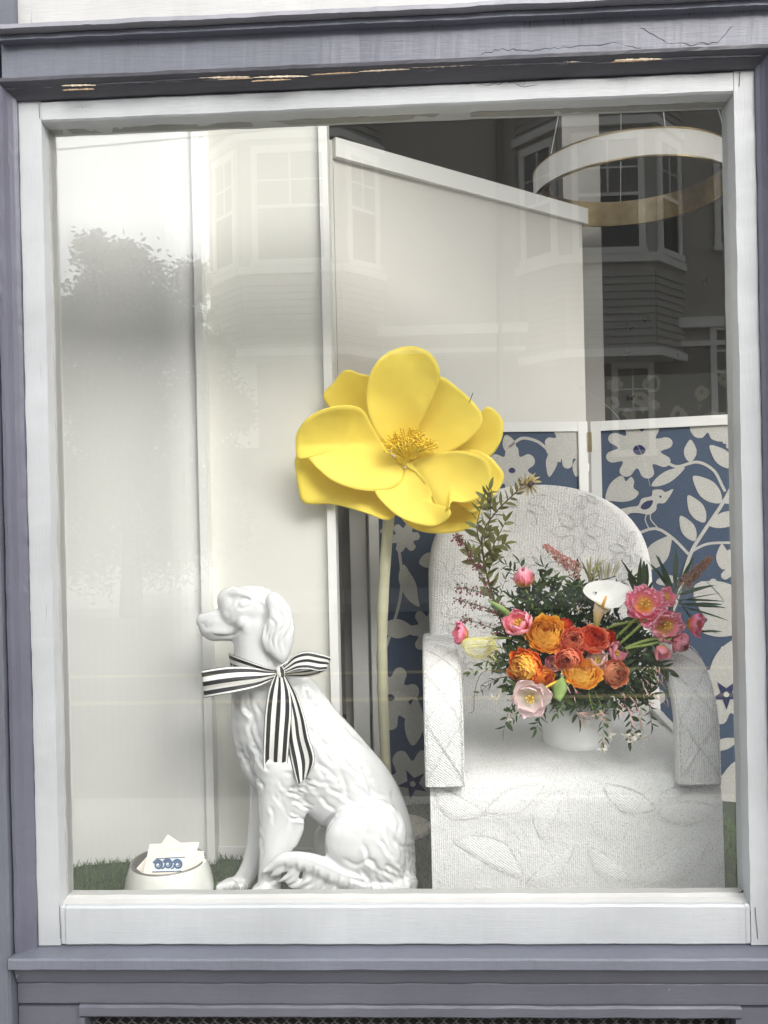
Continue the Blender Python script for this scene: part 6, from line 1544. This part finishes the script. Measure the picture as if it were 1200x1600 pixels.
jasmine(1030, 1085, .245, 'cluster of pink jasmine buds hanging right, next to the right armrest', buds=bset(1022, 1068, 20, 28, 26, 15, 1.15))
jasmine(1000, 1150, .24, 'bright white jasmine stars hanging lowest at the right of the vase', blooms=[(982, 1152), (988, 1157), (994, 1149), (1003, 1152), (1010, 1152), (1001, 1164), (978, 1148)], buds=[(985, 1118, 6, 20), (996, 1115, 8, 22), (1002, 1128, 2, 12)])
jasmine(946, 1160, .235, 'small pair of white jasmine stars in front of the vase, on its right', blooms=[(943, 1163), (954, 1150), (941, 1170)], buds=[(951, 1135, 2, 12), (944, 1150, -2, 12)])
jasmine(915, 1118, .235, 'pinkish jasmine buds lying over the middle of the vase', buds=bset(918, 1116, 20, 8, 14, 16, .2)+bset(918, 1125, 10, 8, 6, 12, 1.5))
jasmine(980, 1100, .245, 'creamy jasmine buds fanning out right of the vase', buds=bset(980, 1095, 18, 16, 16, 14, 1.1))
jasmine(775, 1085, .28, 'white jasmine stars at the left, near the left armrest', blooms=[(772, 1090), (780, 1083), (777, 1094)], buds=bset(800, 1100, 16, 10, 8, 11, .9))
jasmine(797, 1122, .26, 'single white jasmine star at the tip of the lower left sprig', blooms=[(797, 1121), (803, 1116)], buds=[(808, 1128, 3, 10)])
jasmine(904, 952, .34, 'white jasmine star on the dark leaves left of the calla lily', blooms=[(903, 953), (908, 948)], s_=.011)
jasmine(916, 972, .33, 'blush jasmine stars just below and left of the calla lily', blooms=[(915, 970), (921, 975)], s_=.009)
jasmine(873, 882, .40, 'white jasmine star against the pink astilbe', blooms=[(873, 884), (871, 877)], s_=.008)
jasmine(955, 966, .36, 'small white jasmine blooms in the shade right of the calla tube', blooms=[(950, 965), (958, 962), (964, 968), (956, 972)], s_=.007)
jasmine(880, 1080, .235, 'thin white jasmine buds beside the folded light green leaf', buds=bset(898, 1078, 14, 10, 6, 12, .9))
# thin tendrils
for k, (pts, lab) in enumerate((([(790, 1050), (755, 1050), (742, 1080), (740, 1110), (732, 1114)], 'long thin brown tendril hanging beside the left armrest'), ([(800, 1055), (770, 1062), (752, 1072), (755, 1086)], 'short curled tendril left of the bouquet'), ([(712, 844), (716, 840), (724, 846)], 'tiny curled tip of the berry spray'))):
    o = obj('tendril', *tube_vf(catmull([P(x, y, .30 if k < 2 else .38) for x, y in pts], 6), .0008, 4), 'stem_brown'); tag(o, lab, 'tendril')
# thread hanging by the screen
o = obj('thin_thread', *tube_vf(catmull([P(905, 605, .9), P(955, 640, .92), P(998, 700, .95), (P(1016, 760, .97))], 8), .0006, 4), 'wire'); tag(o, 'fine pale thread hanging in front of the folding screen', 'thread')

# dark water marks on the fascia under the fillet, thin seams in the lower boards
dr = random.Random(12)
for k in range(46):
    px = dr.uniform(20, 1190); py = 62-px*.0475+4 if px < 600 else 36-(px-600)*.045+6
    L_ = dr.uniform(3, 13)*(1.4 if 90 < px < 300 or 760 < px < 940 else .7); a = P(px, py, yF-.0004); b = P(px+dr.uniform(-.5, .5), py+L_, yF-.0004); w = dr.uniform(.0006, .0016)
    obj('water_mark', [a+Vector((-w, 0, 0)), a+Vector((w, 0, 0)), b+Vector((w*.2, 0, 0)), b-Vector((w*.2, 0, 0))], [(0, 1, 2, 3)], 'slate_x', shop)
